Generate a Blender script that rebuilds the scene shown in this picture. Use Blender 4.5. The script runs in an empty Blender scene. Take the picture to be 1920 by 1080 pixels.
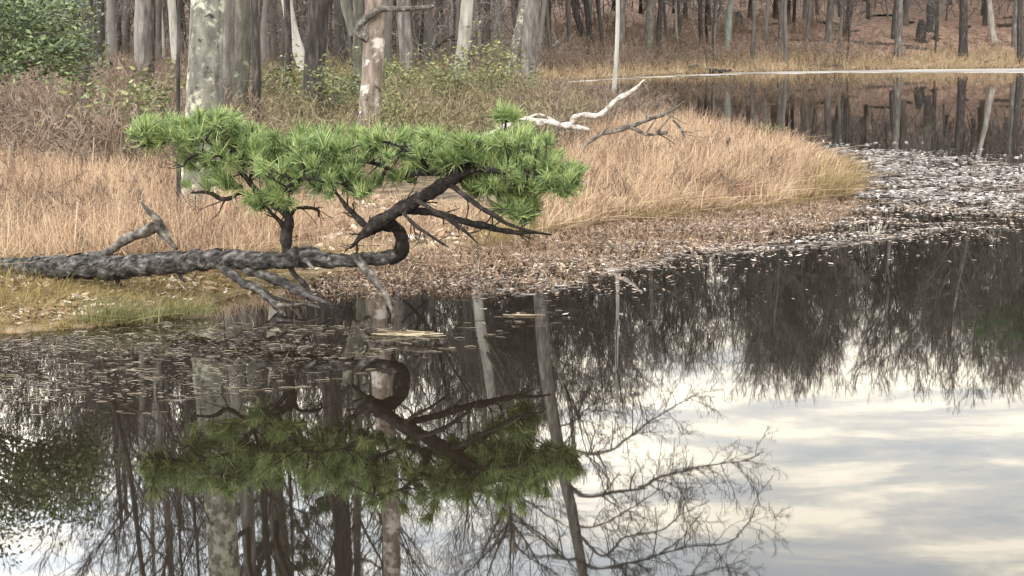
import bpy, math, random
import numpy as np
from mathutils import Vector

# ------------------------------------------------------------------ clearing, camera, sky, sun, exposure
S = bpy.context.scene
COL = S.collection
F = 3600.0                     # focal length in photo pixels (1920 wide)
CAM_H = 3.44
PITCH = math.atan(501.0 / F)
cam_d = bpy.data.cameras.new("camera")
cam_d.sensor_width = 36.0
cam_d.lens = 36.0 * F / 1920.0
cam_d.clip_end = 3000.0
cam = bpy.data.objects.new("camera", cam_d)
cam.location = (0, 0, CAM_H)
cam.rotation_euler = (math.pi / 2 - PITCH, 0, 0)
COL.objects.link(cam)
S.camera = cam

SUN_EL, SUN_AZ = math.radians(42), math.radians(165)     # azimuth from +Y, clockwise
w = bpy.data.worlds.new("World"); S.world = w; w.use_nodes = True
nt = w.node_tree; nt.nodes.clear()
def wn(t, **k):
    n = nt.nodes.new(t)
    for a, v in k.items(): setattr(n, a, v)
    return n
out = wn("ShaderNodeOutputWorld"); bg = wn("ShaderNodeBackground")
bg.inputs["Strength"].default_value = 0.1
sky = wn("ShaderNodeTexSky", sky_type='NISHITA', sun_disc=False, sun_elevation=SUN_EL, sun_rotation=SUN_AZ)
tc = wn("ShaderNodeTexCoord"); sep = wn("ShaderNodeSeparateXYZ")
nt.links.new(tc.outputs["Generated"], sep.inputs[0])
mx = wn("ShaderNodeMath", operation='MAXIMUM'); mx.inputs[1].default_value = 0.0
nt.links.new(sep.outputs["Z"], mx.inputs[0])
ad = wn("ShaderNodeMath", operation='ADD'); ad.inputs[1].default_value = 0.10
nt.links.new(mx.outputs[0], ad.inputs[0])
dx = wn("ShaderNodeMath", operation='DIVIDE'); dy = wn("ShaderNodeMath", operation='DIVIDE')
for d, o in ((dx, "X"), (dy, "Y")):
    nt.links.new(sep.outputs[o], d.inputs[0]); nt.links.new(ad.outputs[0], d.inputs[1])
cmb = wn("ShaderNodeCombineXYZ")
nt.links.new(dx.outputs[0], cmb.inputs[0]); nt.links.new(dy.outputs[0], cmb.inputs[1])
mp = wn("ShaderNodeMapping"); mp.inputs["Scale"].default_value = (1.0, 2.7, 1); mp.inputs["Rotation"].default_value = (0, 0, 0.12)
mp.inputs["Location"].default_value = (3.1, 0.4, 0)
nt.links.new(cmb.outputs[0], mp.inputs[0])
nz = wn("ShaderNodeTexNoise"); nz.inputs["Scale"].default_value = 1.9; nz.inputs["Detail"].default_value = 7; nz.inputs["Roughness"].default_value = 0.64; nz.inputs["Distortion"].default_value = 0.35
nt.links.new(mp.outputs[0], nz.inputs["Vector"])
el = wn("ShaderNodeMapRange"); el.inputs["From Min"].default_value = 0.12; el.inputs["From Max"].default_value = 0.30
el.inputs["To Min"].default_value = 0.20; el.inputs["To Max"].default_value = -0.12
nt.links.new(sep.outputs["Z"], el.inputs["Value"])
sm = wn("ShaderNodeMath", operation='ADD'); nt.links.new(nz.outputs["Fac"], sm.inputs[0]); nt.links.new(el.outputs[0], sm.inputs[1])
cr = wn("ShaderNodeValToRGB")
cr.color_ramp.elements[0].position = 0.40; cr.color_ramp.elements[0].color = (13.6, 14.3, 14.6, 1)
cr.color_ramp.elements[1].position = 0.60; cr.color_ramp.elements[1].color = (29.5, 27.0, 22.0, 1)
e = cr.color_ramp.elements.new(0.50); e.color = (18.5, 17.8, 16.2, 1)
nt.links.new(sm.outputs[0], cr.inputs[0])
mixc = wn("ShaderNodeMix", data_type='RGBA'); mixc.inputs[0].default_value = 0.88
nt.links.new(sky.outputs[0], mixc.inputs[6]); nt.links.new(cr.outputs[0], mixc.inputs[7])
lf = wn("ShaderNodeMapRange"); lf.inputs["From Min"].default_value = 0.12; lf.inputs["From Max"].default_value = -0.25   # thinner, brighter cloud on the left
lf.inputs["To Min"].default_value = 1.0; lf.inputs["To Max"].default_value = 2.5
nt.links.new(sep.outputs["X"], lf.inputs["Value"])
sc_ = wn("ShaderNodeVectorMath", operation='SCALE'); nt.links.new(mixc.outputs[2], sc_.inputs[0]); nt.links.new(lf.outputs[0], sc_.inputs["Scale"])
fg = wn("ShaderNodeMapRange"); fg.inputs["From Min"].default_value = 0.0; fg.inputs["From Max"].default_value = 0.9; fg.inputs["To Min"].default_value = 0.85; fg.inputs["To Max"].default_value = 1.14   # the bright side lies beyond the pond
nt.links.new(sep.outputs["Y"], fg.inputs["Value"])
sc2 = wn("ShaderNodeVectorMath", operation='SCALE'); nt.links.new(sc_.outputs[0], sc2.inputs[0]); nt.links.new(fg.outputs[0], sc2.inputs["Scale"])
nt.links.new(sc2.outputs[0], bg.inputs["Color"]); nt.links.new(bg.outputs[0], out.inputs[0])

sun_d = bpy.data.lights.new("sun", 'SUN'); sun_d.energy = 1.5; sun_d.angle = math.radians(11); sun_d.color = (1.0, 0.95, 0.87)
sun = bpy.data.objects.new("sun", sun_d); COL.objects.link(sun)
sd = Vector((math.sin(SUN_AZ) * math.cos(SUN_EL), math.cos(SUN_AZ) * math.cos(SUN_EL), math.sin(SUN_EL)))
sun.rotation_euler = sd.to_track_quat('Z', 'Y').to_euler()

S.view_settings.view_transform = 'Standard'; S.view_settings.look = 'None'
S.view_settings.exposure = 0.30; S.view_settings.gamma = 1.0; S.view_settings.use_curve_mapping = False
S.render.engine = 'CYCLES'
S.cycles.max_bounces = 6; S.cycles.diffuse_bounces = 2; S.cycles.glossy_bounces = 3; S.cycles.transmission_bounces = 3
S.cycles.use_denoising = True

# ------------------------------------------------------------------ helpers
rng = np.random.default_rng(8)
CP, SP = math.cos(PITCH), math.sin(PITCH)
def ray(px, py):
    xc, yc = (px - 960.0) / F, (540.0 - py) / F
    return np.array([xc, CP + yc * SP, -SP + yc * CP])
def G(px, py, z=0.0):                       # where the ray of a photo pixel meets height z
    r = ray(px, py); t = (z - CAM_H) / r[2]
    return np.array([r[0] * t, r[1] * t, z])
def P(px, py, Y):                           # the same ray at depth Y
    r = ray(px, py); t = Y / r[1]
    return np.array([r[0] * t, Y, CAM_H + r[2] * t])

class MB:
    def __init__(s): s.v = []; s.f = []; s.n = 0
    def add(s, v, f):
        s.v.append(np.asarray(v, np.float32).reshape(-1, 3)); s.f.append(np.asarray(f, np.int64).reshape(-1, 4) + s.n); s.n += len(s.v[-1])
    def tubes(s, Pp, R, sides=6, bump=0.0):  # Pp (N,K,3), R (N,K)
        Pp = np.asarray(Pp, float); R = np.asarray(R, float)
        if Pp.ndim == 2: Pp = Pp[None]; R = R[None]
        N, K = R.shape
        T = np.gradient(Pp, axis=1); T /= np.linalg.norm(T, axis=2, keepdims=True) + 1e-9
        mean = Pp[:, -1] - Pp[:, 0]
        ref = np.zeros((N, 3)); ax = np.argmin(np.abs(mean), axis=1); ref[np.arange(N), ax] = 1
        A = np.cross(T, ref[:, None, :]); A /= np.linalg.norm(A, axis=2, keepdims=True) + 1e-9
        B = np.cross(T, A)
        th = np.arange(sides) * 2 * math.pi / sides
        rr = R[:, :, None] * np.ones(sides)
        if bump: rr = rr * (1 + bump * rng.uniform(-1, 1, (N, K, sides)))
        V = Pp[:, :, None, :] + rr[..., None] * (np.cos(th)[:, None] * A[:, :, None, :] + np.sin(th)[:, None] * B[:, :, None, :])
        idx = np.arange(N * K * sides).reshape(N, K, sides); nx = np.roll(idx, -1, axis=2)
        s.add(V, np.stack([idx[:, :-1], nx[:, :-1], nx[:, 1:], idx[:, 1:]], -1))
        if sides >= 8:                       # close the ends
            for k in (0, K - 1):
                c = Pp[:, k]
                ring = V[:, k]
                for i in range(N):
                    vv = np.vstack([ring[i], c[i][None]])
                    q = [[j, (j + 1) % sides, sides, sides] for j in range(sides)]
                    s.tri_fan(vv, sides)
    def tri_fan(s, vv, sides):
        f = [[j, (j + 1) % sides, (j + 2) % sides, sides] for j in range(0, sides - 1, 2)]
        s.add(vv, f)
    def ribbons(s, Pp, Wd, side=None):       # flat tapered strips; Pp (N,K,3), Wd (N,K) half widths
        Pp = np.asarray(Pp, float); N, K = Wd.shape
        d = Pp[:, -1] - Pp[:, 0]
        if side is None:
            side = np.cross(d, rng.normal(size=(N, 3)))
        side = side / (np.linalg.norm(side, axis=1, keepdims=True) + 1e-9)
        V = np.stack([Pp - Wd[..., None] * side[:, None], Pp + Wd[..., None] * side[:, None]], 2)
        i = np.arange(N * K * 2).reshape(N, K, 2)
        s.add(V, np.stack([i[:, :-1, 0], i[:, :-1, 1], i[:, 1:, 1], i[:, 1:, 0]], -1))
    def quads(s, C, A, B):                   # centre, half axes
        V = np.stack([C - A - B, C + A - B, C + A + B, C - A + B], 1)
        s.add(V, np.arange(len(C) * 4).reshape(-1, 4))
    def leaves(s, C, A, B):                  # lozenge shaped leaf: tip, side, tip, side
        V = np.stack([C - A, C + B, C + A, C - B], 1)
        s.add(V, np.arange(len(C) * 4).reshape(-1, 4))
    def mesh(s, name, mat, smooth=True):
        v = np.concatenate(s.v); f = np.concatenate(s.f)
        m = bpy.data.meshes.new(name)
        m.vertices.add(len(v)); m.vertices.foreach_set("co", v.astype(np.float32).ravel())
        m.loops.add(f.size); m.loops.foreach_set("vertex_index", f.astype(np.int32).ravel())
        m.polygons.add(len(f)); m.polygons.foreach_set("loop_start", np.arange(0, f.size, 4, dtype=np.int32))
        try: m.polygons.foreach_set("loop_total", np.full(len(f), 4, np.int32))
        except Exception: pass
        m.polygons.foreach_set("use_smooth", np.full(len(f), smooth, bool))
        m.materials.append(mat); m.update(calc_edges=True)
        return m
    def build(s, name, mat, parent=None, loc=(0, 0, 0), smooth=True):
        o = bpy.data.objects.new(name, s.mesh(name, mat, smooth)); COL.objects.link(o); o.location = loc
        if parent: o.parent = parent
        return o
def tag(o, label=None, cat=None, group=None, kind=None):
    if label: o["label"] = label
    if cat: o["category"] = cat
    if group: o["group"] = group
    if kind: o["kind"] = kind
    return o
def empty(name, loc, label, cat, group=None):
    o = bpy.data.objects.new(name, None); COL.objects.link(o); o.location = loc; o.empty_display_size = 0.2
    return tag(o, label, cat, group)
def copy_tree(root):
    c = root.copy(); COL.objects.link(c)
    for ch in root.children:
        d = ch.copy(); COL.objects.link(d); d.parent = c
    return c
def spline(pts, step):
    p = np.asarray(pts, float)
    q = np.vstack([2 * p[0] - p[1], p, 2 * p[-1] - p[-2]]); o = []
    for i in range(1, len(q) - 2):
        n = max(2, int(np.linalg.norm(q[i + 1][:3] - q[i][:3]) / step))
        t = np.linspace(0, 1, n, endpoint=False)[:, None]
        a, b, c, d = q[i - 1], q[i], q[i + 1], q[i + 2]
        o.append(0.5 * (2 * b + (c - a) * t + (2 * a - 5 * b + 4 * c - d) * t ** 2 + (3 * b - a - 3 * c + d) * t ** 3))
    o.append(p[-1][None])
    return np.vstack(o)
def Gt(px, py):                               # where the ray of a photo pixel meets the terrain
    r = ray(px, py); t = np.arange(40, 330, .5) / r[1]; q = r[None] * t[:, None]; q[:, 2] += CAM_H
    hit = np.where(q[:, 2] < height(q[:, :2]))[0]
    return q[hit[0]] if len(hit) else q[-1]
def unit(v): return v / (np.linalg.norm(v, axis=-1, keepdims=True) + 1e-9)

# ------------------------------------------------------------------ materials
def mat(name, ramp, scale=(1, 1, 1), noise=6.0, detail=5.0, rough=0.85, bump=0.0, patch=None, island=0.0, objrand=0.0, spec=0.25, translucent=0.0, dist=0.0, bump_scale=None):
    """ramp: [(pos, rgb), ...] driven by noise (+ random per loose piece / per object); patch: (rgb, threshold, noise scale)"""
    m = bpy.data.materials.new(name); m.use_nodes = True; n = m.node_tree.nodes; L = m.node_tree.links
    b = n["Principled BSDF"]; b.inputs["Roughness"].default_value = rough; b.inputs["Specular IOR Level"].default_value = spec
    t = n.new("ShaderNodeTexCoord"); mpn = n.new("ShaderNodeMapping"); mpn.inputs["Scale"].default_value = scale
    L.new(t.outputs["Object"], mpn.inputs[0])
    no = n.new("ShaderNodeTexNoise"); no.inputs["Scale"].default_value = noise; no.inputs["Detail"].default_value = detail; no.inputs["Roughness"].default_value = 0.62; no.inputs["Distortion"].default_value = dist
    L.new(mpn.outputs[0], no.inputs["Vector"])
    fac = no.outputs["Fac"]
    def mixf(a, sock, amt):
        x = n.new("ShaderNodeMix"); x.data_type = 'FLOAT'; x.inputs[0].default_value = amt
        L.new(a, x.inputs[2]); L.new(sock, x.inputs[3]); return x.outputs[0]
    if island:
        g = n.new("ShaderNodeNewGeometry"); fac = mixf(fac, g.outputs["Random Per Island"], island)
    if objrand:
        oi = n.new("ShaderNodeObjectInfo"); fac = mixf(fac, oi.outputs["Random"], objrand)
    r = n.new("ShaderNodeValToRGB"); els = r.color_ramp.elements
    while len(els) < len(ramp): els.new(0.5)
    for e_, (p_, c_) in zip(els, ramp): e_.position = p_
    for e_, (p_, c_) in zip(r.color_ramp.elements, ramp): e_.color = (*c_, 1)
    L.new(fac, r.inputs[0]); colr = r.outputs[0]
    for pc in ([patch] if patch and not isinstance(patch, list) else (patch or [])):
        pn = n.new("ShaderNodeTexNoise"); pn.inputs["Scale"].default_value = pc[2]; pn.inputs["Detail"].default_value = 4; pn.inputs["Roughness"].default_value = 0.65
        L.new(t.outputs["Object"], pn.inputs["Vector"])
        mr = n.new("ShaderNodeMapRange"); mr.inputs["From Min"].default_value = pc[1]; mr.inputs["From Max"].default_value = pc[1] + 0.075
        L.new(pn.outputs["Fac"], mr.inputs["Value"])
        x = n.new("ShaderNodeMix"); x.data_type = 'RGBA'; L.new(mr.outputs[0], x.inputs[0]); L.new(colr, x.inputs[6]); x.inputs[7].default_value = (*pc[0], 1)
        colr = x.outputs[2]
    L.new(colr, b.inputs["Base Color"])
    if bump:
        bm = n.new("ShaderNodeBump"); bm.inputs["Strength"].default_value = bump; bm.inputs["Distance"].default_value = 0.03
        L.new(no.outputs["Fac"], bm.inputs["Height"]); L.new(bm.outputs[0], b.inputs["Normal"])
    if translucent:
        tr = n.new("ShaderNodeBsdfTranslucent"); L.new(colr, tr.inputs[0]); ms = n.new("ShaderNodeMixShader"); ms.inputs[0].default_value = translucent
        o_ = n["Material Output"]; L.new(b.outputs[0], ms.inputs[1]); L.new(tr.outputs[0], ms.inputs[2]); L.new(ms.outputs[0], o_.inputs[0])
    return m
M = {}
M["log"] = mat("charred_pine_bark", [(0.34, (.012, .011, .011)), (0.46, (.045, .041, .039)), (0.57, (.105, .097, .092)), (0.72, (.26, .245, .235))], (.6, 1, 1), 13, 7, .95, 1.0, [((.30, .30, .28), .66, 9.0), ((.012, .011, .011), .64, 6.0)])
M["limb"] = mat("dark_limb_bark", [(0.32, (.012, .0095, .009)), (0.55, (.033, .027, .025)), (0.75, (.11, .092, .085))], (1, 1, 1), 14, 5, .9, .7)
M["palewood"] = mat("weathered_grey_wood", [(0.35, (.035, .031, .028)), (0.52, (.11, .10, .09)), (0.70, (.30, .275, .25))], (1, 1, 1), 10, 5, .85, .6)
M["bleached"] = mat("bleached_wood", [(0.38, (.17, .14, .12)), (0.48, (.45, .40, .37)), (0.66, (.70, .655, .62))], (1, 1, 1), 9, 6, .85, .7)
M["needles"] = mat("pine_needles", [(0.22, (.22, .15, .07)), (0.27, (.05, .10, .05)), (0.44, (.17, .255, .10)), (0.58, (.35, .43, .165)), (0.76, (.58, .62, .29))], (1, 1, 1), 6.5, 2, .5, 0, None, .35, 0, .3, .3)
M["oldneedles"] = mat("dark_pine_needles", [(0.2, (.035, .07, .035)), (0.5, (.075, .14, .065)), (0.8, (.15, .21, .09))], (1, 1, 1), 2.2, 3, .55, 0, None, .55, 0, .3, .3)
M["laurel"] = mat("laurel_leaves", [(0.2, (.055, .068, .026)), (0.5, (.155, .175, .065)), (0.8, (.34, .34, .16))], (1, 1, 1), 3, 3, .5, 0, None, .7, .15, .4, .15)
M["holly"] = mat("evergreen_leaves", [(0.25, (.025, .042, .018)), (0.5, (.075, .105, .045)), (0.75, (.22, .28, .12))], (1, 1, 1), 1.3, 3, .45, 0, None, .55, 0, .4, .12)
M["bark"] = mat("grey_forest_bark", [(0.22, (.035, .030, .027)), (0.5, (.095, .085, .078)), (0.8, (.27, .255, .24))], (1, 1, .35), 3.0, 5, .9, .5, None, 0, .55)
M["twig"] = mat("bare_twigs", [(0.2, (.035, .031, .029)), (0.5, (.072, .065, .061)), (0.8, (.14, .128, .12))], (1, 1, 1), 2, 2, .9, 0, None, 0, .55)
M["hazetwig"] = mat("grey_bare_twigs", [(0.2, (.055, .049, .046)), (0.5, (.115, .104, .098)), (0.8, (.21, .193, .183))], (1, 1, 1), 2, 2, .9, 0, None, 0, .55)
M["lichen"] = mat("lichen_bark", [(0.30, (.075, .070, .062)), (0.5, (.17, .165, .145)), (0.70, (.29, .285, .245))], (1, 1, .4), 6, 6, .9, .7, [((.52, .52, .42), .52, 3.4), ((.30, .305, .25), .57, 9.0), ((.05, .045, .04), .60, 6.5)])
M["darkbark"] = mat("dark_furrowed_bark", [(0.3, (.024, .020, .019)), (0.5, (.052, .045, .043)), (0.72, (.13, .115, .11))], (2.2, 2.2, .4), 5, 6, .9, 1.0)
M["mossbark"] = mat("grey_green_bark", [(0.3, (.06, .06, .048)), (0.5, (.11, .105, .09)), (0.7, (.20, .20, .165))], (1.4, 1.4, .4), 5, 6, .9, .8, ((.26, .27, .21), .60, 3.0))
M["snag"] = mat("peeling_bark", [(0.30, (.09, .068, .055)), (0.5, (.22, .178, .15)), (0.7, (.42, .375, .335))], (1.5, 1.5, .3), 4, 6, .9, .9, [((.60, .55, .51), .54, 2.2), ((.06, .045, .04), .60, 3.6)])
M["palebark"] = mat("pale_grey_bark", [(0.3, (.22, .205, .185)), (0.5, (.40, .385, .355)), (0.7, (.56, .545, .51))], (1.2, 1.2, .3), 3, 5, .9, .5, ((.12, .11, .10), .64, 2.0))
M["ash"] = mat("plain_grey_bark", [(0.3, (.06, .054, .05)), (0.5, (.15, .138, .13)), (0.72, (.31, .295, .275))], (1.5, 1.5, .35), 3.5, 5, .9, .7)
M["greenish"] = mat("green_lichen_bark", [(0.3, (.16, .19, .165)), (0.5, (.29, .32, .29)), (0.72, (.42, .44, .40))], (1.2, 1.2, .3), 3, 5, .9, .5)
M["straw"] = mat("straw_grass", [(0.26, (.16, .095, .07)), (0.40, (.38, .25, .175)), (0.56, (.62, .455, .305)), (0.76, (.83, .69, .50))], (1, 1, 1), 1.1, 6, .75, 0, None, .40, 0, .2, .25)
M["gold"] = mat("golden_sedge_grass", [(0.18, (.30, .19, .12)), (0.45, (.52, .39, .25)), (0.8, (.74, .61, .42))], (1, 1, 1), .25, 4, .75, 0, None, .5, 0, .2, .25)
M["russet"] = mat("russet_stem", [(0.2, (.13, .06, .045)), (0.5, (.26, .13, .095)), (0.8, (.40, .23, .17))], (1, 1, 1), .9, 3, .8, 0, None, .7, 0, .2)
M["greytwig"] = mat("grey_sapling_stems", [(0.2, (.075, .066, .06)), (0.5, (.17, .155, .145)), (0.8, (.30, .28, .265))], (1, 1, 1), .35, 3, .85, 0, None, .6, 0, .2)
M["darkmat"] = mat("dark_wet_sedge", [(0.2, (.035, .024, .016)), (0.5, (.085, .06, .035)), (0.85, (.20, .15, .08))], (1, 1, 1), .9, 3, .7, 0, None, .7, 0, .2)
M["sedge"] = mat("olive_sedge", [(0.2, (.13, .10, .045)), (0.5, (.28, .215, .10)), (0.8, (.46, .36, .17))], (1, 1, 1), .9, 3, .75, 0, None, .6, 0, .2, .25)
M["green_grass"] = mat("green_grass", [(0.2, (.10, .10, .045)), (0.5, (.19, .19, .08)), (0.8, (.34, .32, .16))], (1, 1, 1), 2, 3, .7, 0, None, .6, 0, .2, .25)
M["thicket"] = mat("bare_shrub_stems", [(0.2, (.07, .052, .042)), (0.45, (.17, .125, .096)), (0.7, (.29, .222, .172)), (0.92, (.46, .375, .30))], (1, 1, 1), .35, 3, .85, 0, None, .6, 0, .2)
M["olive_thicket"] = mat("olive_shrub_stems", [(0.2, (.085, .072, .045)), (0.5, (.21, .175, .105)), (0.8, (.38, .32, .20))], (1, 1, 1), .35, 3, .85, 0, None, .6, 0, .2)
M["ground"] = mat("leaf_litter_ground", [(0.28, (.13, .085, .06)), (0.45, (.31, .195, .14)), (0.58, (.43, .29, .222)), (0.75, (.56, .42, .335))], (1, 1, 1), 2.2, 9, .95, .4)
M["litter"] = mat("dead_leaf", [(0.1, (.14, .085, .05)), (0.35, (.30, .19, .115)), (0.6, (.45, .33, .22)), (0.8, (.58, .49, .40)), (0.95, (.78, .74, .69))], (1, 1, 1), 1, 2, .6, 0, None, .85, 0, .3)
M["weed"] = mat("brown_pond_weed", [(0.12, (.08, .05, .034)), (0.42, (.21, .13, .085)), (0.68, (.37, .25, .165)), (0.92, (.56, .45, .32))], (1, 1, 1), .8, 2, .5, 0, None, .7, 0, .3)
M["pad"] = mat("wet_leaf_painted_glint", [(0.15, (.06, .045, .033)), (0.42, (.17, .13, .105)), (0.62, (.33, .275, .24)), (0.80, (.50, .455, .43)), (0.95, (.78, .765, .75))], (1, 1, 1), .9, 3, .3, 0, None, .75, 0, .5)  # palest stops paint the sky's glint into the leaf colour
M["raft"] = mat("brown_leaf_painted_glint", [(0.15, (.06, .04, .028)), (0.42, (.19, .12, .08)), (0.64, (.36, .25, .18)), (0.82, (.50, .41, .33)), (0.94, (.82, .80, .77))], (1, 1, 1), .9, 3, .3, 0, None, .75, 0, .5)  # brown leaves; the near-white stop is sky glint painted as colour
M["reed"] = mat("dry_reed", [(0.15, (.18, .13, .08)), (0.5, (.36, .29, .19)), (0.85, (.62, .55, .40))], (1, 1, 1), 2, 2, .6, 0, None, .7, 0, .3)
M["wetreed"] = mat("wet_brown_reed", [(0.15, (.055, .042, .030)), (0.5, (.13, .10, .07)), (0.8, (.27, .22, .16)), (0.97, (.55, .49, .40))], (1, 1, 1), 2, 2, .5, 0, None, .75, 0, .4)
M["ice"] = mat("thin_white_ice", [(0.40, (.22, .18, .155)), (0.5, (.48, .44, .41)), (0.60, (.74, .72, .69))], (.25, 1, 1), .35, 5, .35, .05, None, 0, 0, .5)

m = bpy.data.materials.new("pond_water"); m.use_nodes = True; n = m.node_tree.nodes; L = m.node_tree.links
b = n["Principled BSDF"]; b.inputs["Base Color"].default_value = (.012, .009, .006, 1); b.inputs["Roughness"].default_value = 0.015; b.inputs["IOR"].default_value = 1.42
t = n.new("ShaderNodeTexCoord"); mp_ = n.new("ShaderNodeMapping"); mp_.inputs["Scale"].default_value = (.8, 1.0, 1)
n1 = n.new("ShaderNodeTexNoise"); n1.inputs["Scale"].default_value = 1.6; n1.inputs["Detail"].default_value = 3
L.new(t.outputs["Object"], mp_.inputs[0]); L.new(mp_.outputs[0], n1.inputs["Vector"])
bp = n.new("ShaderNodeBump"); bp.inputs["Strength"].default_value = 0.014; bp.inputs["Distance"].default_value = 0.02
L.new(n1.outputs["Fac"], bp.inputs["Height"]); L.new(bp.outputs[0], b.inputs["Normal"])
M["water"] = m

# ------------------------------------------------------------------ terrain and water
SHORE_PX = [(-900, 665), (-400, 650), (-100, 635), (60, 622), (200, 612), (330, 590), (420, 562), (520, 532), (640, 506), (780, 478), (930, 455), (1060, 432),
            (1150, 416), (1260, 408), (1350, 396), (1450, 388), (1540, 379), (1600, 367), (1616, 340), (1600, 305), (1560, 288), (1500, 284), (1440, 266), (1380, 256), (1300, 240),
            (1240, 222), (1150, 198), (1080, 182), (1015, 168), (990, 160), (1012, 153), (1080, 149), (1160, 144), (1280, 138), (1400, 134), (1500, 132),
            (1700, 129), (1920, 126), (2300, 122), (2900, 118)]
shore = np.array([G(a, c)[:2] for a, c in SHORE_PX])
poly = np.vstack([[[-140, 15]], shore, [[260, 180], [260, 520], [-300, 520], [-300, 15]]])
def sdist(xy):
    xy = np.asarray(xy, float); d = np.full(len(xy), 1e9); ins = np.zeros(len(xy), bool)
    x, y = xy[:, 0], xy[:, 1]
    for i in range(len(poly)):
        a, c = poly[i], poly[(i + 1) % len(poly)]
        e_ = c - a; t_ = np.clip(((x - a[0]) * e_[0] + (y - a[1]) * e_[1]) / (e_ @ e_ + 1e-12), 0, 1)
        d = np.minimum(d, np.hypot(x - a[0] - t_ * e_[0], y - a[1] - t_ * e_[1]))
        cond = (a[1] > y) != (c[1] > y)
        with np.errstate(divide='ignore', invalid='ignore'):
            xi = (c[0] - a[0]) * (y - a[1]) / (c[1] - a[1]) + a[0]
        ins ^= cond & (x < xi)
    return np.where(ins, d, -d)
def wob(x, y): return (np.sin(x * .9 + 1.3 * np.sin(y * .37)) * np.cos(y * .71 + .8 * np.sin(x * .53)) + .5 * np.sin(x * 2.3 + y * 1.7))
def height(xy):
    xy = np.asarray(xy, float); d = sdist(xy); x, y = xy[:, 0], xy[:, 1]
    land = 0.02 + 0.38 * (1 - np.exp(-np.maximum(d, 0) / 4.5)) + 0.008 * np.maximum(d - 4, 0)
    hs = np.maximum(y - (128 + 6 * np.sin(x * .05)), 0); rise = 0.155 * hs * hs / (hs + 14)
    hill = np.minimum(rise, 30)
    land = land + np.where(d > 0, hill * np.clip(d / 12, 0, 1), 0) + .05 * wob(x, y) * np.clip(d / 2, 0, 1)
    return np.where(d > 0, land, -np.minimum(.8, .05 - d * .12))
def zat(x, y): return float(height(np.array([[x, y]]))[0])

uu = np.concatenate([np.linspace(-1.6, -.36, 26, endpoint=False), np.linspace(-.36, .36, 230), np.linspace(.37, 1.4, 26)])
yy = np.concatenate([np.geomspace(14, 70, 200), np.geomspace(70.5, 420, 110)])
Ug, Yg = np.meshgrid(uu, yy); xy = np.stack([(Ug * Yg).ravel(), Yg.ravel()], 1)
zz = height(xy)
mb = MB(); nu, ny = len(uu), len(yy); ii = np.arange(nu * ny).reshape(ny, nu)
mb.add(np.column_stack([xy, zz]), np.stack([ii[:-1, :-1], ii[:-1, 1:], ii[1:, 1:], ii[1:, :-1]], -1))
g_ = M["ground"].node_tree; gb = g_.nodes["Principled BSDF"]; old = gb.inputs["Base Color"].links[0].from_socket      # low wet mud below, leaf litter above
gt = g_.nodes.new("ShaderNodeTexCoord"); gs = g_.nodes.new("ShaderNodeSeparateXYZ"); gm = g_.nodes.new("ShaderNodeMapRange"); gm.inputs["From Min"].default_value = .25; gm.inputs["From Max"].default_value = 1.1
gn = g_.nodes.new("ShaderNodeTexNoise"); gn.inputs["Scale"].default_value = 3.0; gn.inputs["Detail"].default_value = 8
gr = g_.nodes.new("ShaderNodeValToRGB"); gr.color_ramp.elements[0].position = .35; gr.color_ramp.elements[0].color = (.05, .038, .026, 1); gr.color_ramp.elements[1].position = .65; gr.color_ramp.elements[1].color = (.30, .215, .135, 1)
gx_ = g_.nodes.new("ShaderNodeMix"); gx_.data_type = 'RGBA'
for a_, b_ in ((gt.outputs["Object"], gs.inputs[0]), (gt.outputs["Object"], gn.inputs["Vector"]), (gs.outputs["Z"], gm.inputs["Value"]), (gn.outputs["Fac"], gr.inputs[0]), (gm.outputs[0], gx_.inputs[0]), (gr.outputs[0], gx_.inputs[6]), (old, gx_.inputs[7]), (gx_.outputs[2], gb.inputs["Base Color"])): g_.links.new(a_, b_)
tag(mb.build("ground", M["ground"]), kind="structure")
mb = MB(); gx = np.linspace(-220, 260, 13); gy = np.linspace(-60, 190, 9); Gx, Gy = np.meshgrid(gx, gy); ii = np.arange(Gx.size).reshape(Gx.shape)
mb.add(np.column_stack([Gx.ravel(), Gy.ravel(), np.zeros(Gx.size)]), np.stack([ii[:-1, :-1], ii[:-1, 1:], ii[1:, 1:], ii[1:, :-1]], -1))
tag(mb.build("water", M["water"]), kind="structure")

def scatter(px_poly, n, z=0.0, seed=0):      # uniform points inside a polygon drawn on the ground through photo pixels
    r = np.random.default_rng(seed)
    pg = np.array([G(a, c, z)[:2] for a, c in px_poly]); lo, hi = pg.min(0), pg.max(0); res = []
    cnt = 0
    while cnt < n:
        q = lo + (hi - lo) * r.random((n * 2, 2)); ins = np.zeros(len(q), bool)
        for i in range(len(pg)):
            a, c = pg[i], pg[(i + 1) % len(pg)]; cond = (a[1] > q[:, 1]) != (c[1] > q[:, 1])
            with np.errstate(divide='ignore', invalid='ignore'):
                xi = (c[0] - a[0]) * (q[:, 1] - a[1]) / (c[1] - a[1]) + a[0]
            ins ^= cond & (q[:, 0] < xi)
        res.append(q[ins]); cnt += ins.sum()
    return np.vstack(res)[:n]
def clump(q, scale, seed, power=1.0):        # 0..1 patchiness
    x, y = q[:, 0] * scale + seed, q[:, 1] * scale * .7 - seed
    v = .5 + .25 * (np.sin(x * 1.7 + 2 * np.sin(y * 1.1)) + np.sin(y * 2.3 + 1.4 * np.sin(x * 1.9)))
    return np.clip(v, 0, 1) ** power

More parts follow.
